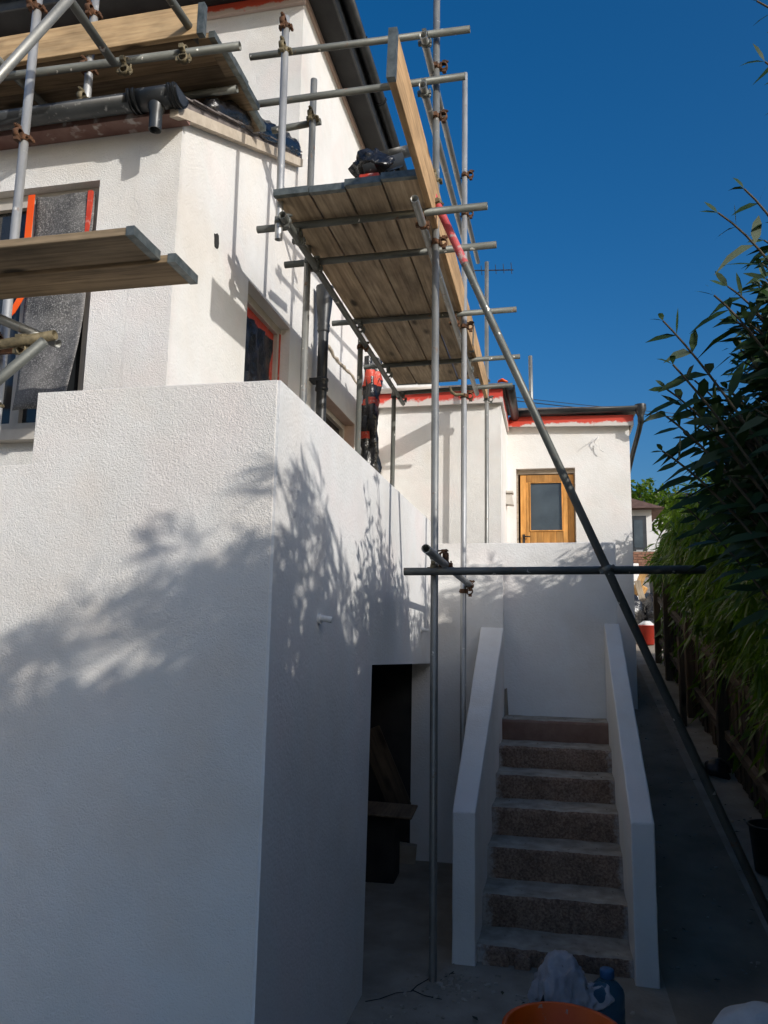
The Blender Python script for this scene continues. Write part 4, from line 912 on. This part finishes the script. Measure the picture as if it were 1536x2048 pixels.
def slab(c, size, rot, mat, name):
    me = MB().box(-size[0] / 2, size[0] / 2, -size[1] / 2, size[1] / 2, 0, size[2]).mesh(name, mat)
    o = bpy.data.objects.new(name, me); o.matrix_basis = Matrix.Translation(c) @ Euler(rot).to_matrix().to_4x4(); link(o); return bevel(o, .006, 1)
tag(slab((1.42, 16.2, ramp_z(16.2) + .05), (.13, .045, 1.05), (0, .42, 0), 'timber', 'timber_offcut'), 'bright orange pine offcut leaning out of the rubbish pile', 'timber')
tag(slab((1.72, 16.3, ramp_z(16.3) + .55), (.24, .20, .14), (.2, .5, .1), 'timber', 'timber_block'), 'boxy pine block on top of the rubbish pile', 'timber')
tag(slab((1.88, 16.1, ramp_z(16.1) + .0), (.12, .03, .85), (0, -.25, .1), 'plank_grey', 'timber_offcut'), 'pale grey plank leaning right in the rubbish pile', 'timber')
tag(slab((1.60, 16.9, ramp_z(16.9)), (.42, .03, .95), (-.1, 0, 0), 'white', 'white_board'), 'white board standing behind the pine offcuts', 'board')
WB = thing('wheelie_bin', 'dark wheeled bin with pale lid half hidden by the hedge', 'bin', (2.35, 17.2, ramp_z(17.2)))
zz = ramp_z(17.2); MB().hexa([(2.10, 16.95, zz), (2.60, 16.95, zz), (2.60, 17.45, zz), (2.10, 17.45, zz), (2.05, 16.9, zz + .72), (2.65, 16.9, zz + .72), (2.65, 17.5, zz + .72), (2.05, 17.5, zz + .72)]).build('body', 'black', WB)
bevel(MB().box(2.02, 2.68, 16.86, 17.53, zz + .722, zz + .78).build('lid', 'grey_dark', WB), .02)

# ------------------------------------------------------------------ foreground things
bucket('plasterers_tub', (0.02, 3.33, 0.0), .195, .222, .475, 'tub', 'bright orange plastic tub at the bottom edge of the picture', 'tub')
BT = thing('water_bottle', 'large blue plastic water bottle beside the grey cloth', 'bottle', (0.25, 4.42, 0))
m_, nt_, b_ = nodes('blue_plastic'); b_.inputs['Base Color'].default_value = (.10, .24, .36, 1); b_.inputs['Roughness'].default_value = .12; b_.inputs['Transmission Weight'].default_value = .75; b_.inputs['IOR'].default_value = 1.2
v_ = coords(nt_); bump(nt_, b_, noise(nt_, v_, 12, 2), .004); MT['bottle'] = m_
MB().lathe([(0.001, 0), (.078, 0), (.085, .012), (.085, .06), (.080, .068), (.085, .076), (.085, .12), (.080, .128), (.085, .136), (.085, .185), (.078, .21), (.05, .24), (.032, .25), (.030, .262)], 30, (0.25, 4.42, 0)).build('body', 'bottle', BT)
MT['capblue'] = pm('blue_cap', (.03, .10, .22), (.04, .14, .28), 8, .5)
MB().lathe([(.034, .258), (.036, .262), (.036, .292), (.032, .297), (.001, .297)], 24, (0.25, 4.42, 0)).build('cap', 'capblue', BT)
# cloth draped over a tool bag
from mathutils import noise as mn
TB = thing('tool_bag', 'dark tool bag with black strap under the grey cloth', 'bag', (0.02, 4.48, 0))
bgm = crumple('bag_body', [(0.02, 4.48, 0.0), (0.03, 4.48, .13), (.04, 4.48, .22)], [.10, .09, .05], 'black', 33, amp=.15); bgm.parent = TB; bgm.matrix_parent_inverse = WORLD[TB.name].inverted()
MB().tube([(-.13, 4.30, .005), (-.10, 4.34, .08), (-.06, 4.36, .17), (-.02, 4.38, .24)], .010, 6).build('strap', 'wire', TB)
def drape(nu, size, centre, rot, blobs, steps=90):
    h = size / nu; g = (np.arange(nu + 1) - nu / 2) * h; U, V = np.meshgrid(g, g); c_, s_ = math.cos(rot), math.sin(rot)
    P = np.stack([centre[0] + U * c_ - V * s_, centre[1] + U * s_ + V * c_, np.full_like(U, centre[2]) + .012 * np.sin(U * 21) * np.sin(V * 17 + 1)], -1); Q = P.copy()
    h = h * 1.22
    def sat(A, B, L, k):
        d = B - A; n = np.linalg.norm(d, axis=-1, keepdims=True) + 1e-9; return d * (.5 * k * (n - L) / n)
    for st in range(steps):
        vel = (P - Q) * .96; Q = P.copy(); P = P + vel; P[..., 2] -= .0011
        for it in range(7):
            for ax in (0, 1):
                for off, L, k in ((1, h, 1.0), (2, 2 * h, .12)):
                    sl0 = [slice(None)] * 2; sl1 = [slice(None)] * 2
                    for ph in range(2 if off == 1 else 1):
                        sl0[ax] = slice(ph, nu + 1 - off, 2 if off == 1 else 1); sl1[ax] = slice(ph + off, nu + 1, 2 if off == 1 else 1)
                        A_, B_ = P[tuple(sl0)], P[tuple(sl1)]; m = min(A_.shape[ax], B_.shape[ax])
                        if off == 2: D = sat(A_, B_, L, .12); P[tuple(sl0)] = A_ + D * .5; P[tuple(sl1)] = P[tuple(sl1)] - D * .5
                        else: D = sat(A_, B_, L, 1.0); P[tuple(sl0)] = A_ + D; P[tuple(sl1)] = B_ - D
            D = sat(P[:-1, :-1], P[1:, 1:], h * 1.414, .25); P[:-1, :-1] += D; P[1:, 1:] -= D
            D = sat(P[1:, :-1], P[:-1, 1:], h * 1.414, .25); P[1:, :-1] += D; P[:-1, 1:] -= D
            for (bc, br) in blobs:
                d = (P - np.array(bc)) / np.array(br); n = np.linalg.norm(d, axis=-1, keepdims=True); hit = n < 1; P = np.where(hit, np.array(bc) + d / n * np.array(br), P); Pc = np.where(hit, Q + (P - Q) * .25, P); P = np.where(hit & (Pc[..., 2:3] > 0), Pc, P)
            P[..., 2] = np.maximum(P[..., 2], .008)
        Q = Q + (P - Q) * np.where(P[..., 2:3] < .01, 1.0, 0.0)
    return P
DPc = drape(44, .35, (.0, 4.40, .37), .55, [((.02, 4.45, .12), (.125, .115, .195)), ((.07, 4.40, .20), (.05, .06, .12)), ((-.02, 4.37, .15), (.05, .045, .09)), ((.265, 4.42, .05), (.11, .11, .20))])
for jj in range(45):
    for ii in range(45):
        q = Vector(DPc[jj, ii]); a_ = Vector((ii * .13, jj * .13, 3.3))
        rd_ = 1 - 2 * abs(mn.noise(a_)); r2_ = 1 - 2 * abs(mn.noise(a_ * 2.3 + Vector((5, 1, 2))))
        dv = (q - Vector((.02, 4.45, .08))).normalized() * (.030 * rd_ + .016 * r2_ - .012) + mn.noise_vector(a_ * .9) * .018
        DPc[jj, ii] = (q.x + dv.x, q.y + dv.y, max(.008, q.z + dv.z))
nu = nv = 44; cl = MB(); vs = [tuple(q) for q in DPc.reshape(-1, 3)]
cl.add(vs, [(j * (nu + 1) + i, j * (nu + 1) + i + 1, (j + 1) * (nu + 1) + i + 1, (j + 1) * (nu + 1) + i) for j in range(nv) for i in range(nu)], 0, True)
co = cl.build('cloth', 'cloth'); co.modifiers.new('s', 'SOLIDIFY').thickness = .004; tag(co, 'crumpled pale grey cloth draped over the tool bag', 'cloth')
o = crumple('sand_sack', [(0.86, 4.0, 0.0), (0.87, 4.0, .16), (.88, 4.0, .30), (.89, 4.0, .37)], [.24, .24, .17, .05], 'sack', 41, amp=.18); tag(o, 'white plastic sack cut off at the lower right corner', 'sack')
bucket('bucket', (1.60, 6.55, ramp_z(6.55)), .14, .17, .34, 'black', 'black bucket standing by the fence at the right edge', 'bucket')
o = crumple('rubble_lump', [(1.56, 8.45, ramp_z(8.45) - .02), (1.60, 8.5, ramp_z(8.45) + .10), (1.64, 8.55, ramp_z(8.45) + .14)], [.11, .10, .04], 'black', 51, amp=.4); tag(o, 'small dark rubbish bag at the foot of the fence post', 'bag')
# inside the low opening
tag(slab((-1.30, 6.85, 0.48), (.20, .03, .72), (0, -.42, .15), 'fence', 'leaning_board'), 'grey board leaning diagonally inside the dark opening', 'board')
tag(slab((-1.42, 6.45, 0.545), (.62, .42, .02), (.02, .03, .05), 'fencey', 'shelf_board'), 'flat cardboard sheet resting across the dark opening', 'cardboard')
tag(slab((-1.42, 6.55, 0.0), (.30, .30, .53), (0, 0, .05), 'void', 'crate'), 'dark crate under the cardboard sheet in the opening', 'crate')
tag(slab((-1.32, 7.02, 0.0), (.24, .10, .155), (0, .10, .12), 'cardboard', 'cardboard_box'), 'small pale printed box on the floor of the opening', 'box')
tag(slab((-1.40, 6.75, 0.0), (.07, .05, .035), (0, 0, .3), 'black', 'brick_scrap'), 'small black block on the floor of the opening', 'block')
# loose grit on the concrete
gr = MB()
def grit(x, y, z, s):
    v8 = [(x + sx * s * random.uniform(.5, 1.2), y + sy * s * random.uniform(.5, 1.2), z + (0 if sz < 0 else s * random.uniform(.5, 1.1))) for sz in (-1, 1) for sx, sy in ((-1, -1), (1, -1), (1, 1), (-1, 1))]
    gr.hexa(v8)
for k in range(170):
    x = random.uniform(-.95, .4); y = random.uniform(3.9, 5.0); grit(x, y, 0, random.uniform(.003, .010))
for k in range(70): grit(random.gauss(-.55, .12), random.gauss(4.75, .10), 0, random.uniform(.004, .013))
for k in range(140):
    y = random.uniform(5, 12); grit(random.uniform(.65, 1.65), y, ramp_z(y) + .006, random.uniform(.004, .014))
for i, z in enumerate(nz):
    for k in range(9): grit(random.uniform(-.4, .4), 5.10 + .3 * i + random.uniform(.05, .28), z, random.uniform(.003, .009))
for k in range(60):
    y = random.uniform(4.2, 11); x = random.uniform(.62, 1.65) if y > 5 else random.uniform(-.9, 1.2); l_ = random.uniform(.02, .06); a_ = random.uniform(0, 6.28); z_ = (ramp_z(y) if x > .6 else 0) + .012
    c_, s_ = math.cos(a_) * l_, math.sin(a_) * l_
    gr.add([(x, y, z_), (x + c_ * .5 - s_ * .25, y + s_ * .5 + c_ * .25, z_ + .006 + .2 * c_ * 0), (x + c_, y + s_, z_ + .004), (x + c_ * .5 + s_ * .25, y + s_ * .5 - c_ * .25, z_ + .004)], [(0, 1, 2, 3)], 1)
go2 = gr.build('rubble_grit', ['tread', 'stem']); go2['kind'] = 'stuff'; tag(go2, 'loose grit and mortar crumbs scattered over the concrete', 'grit')
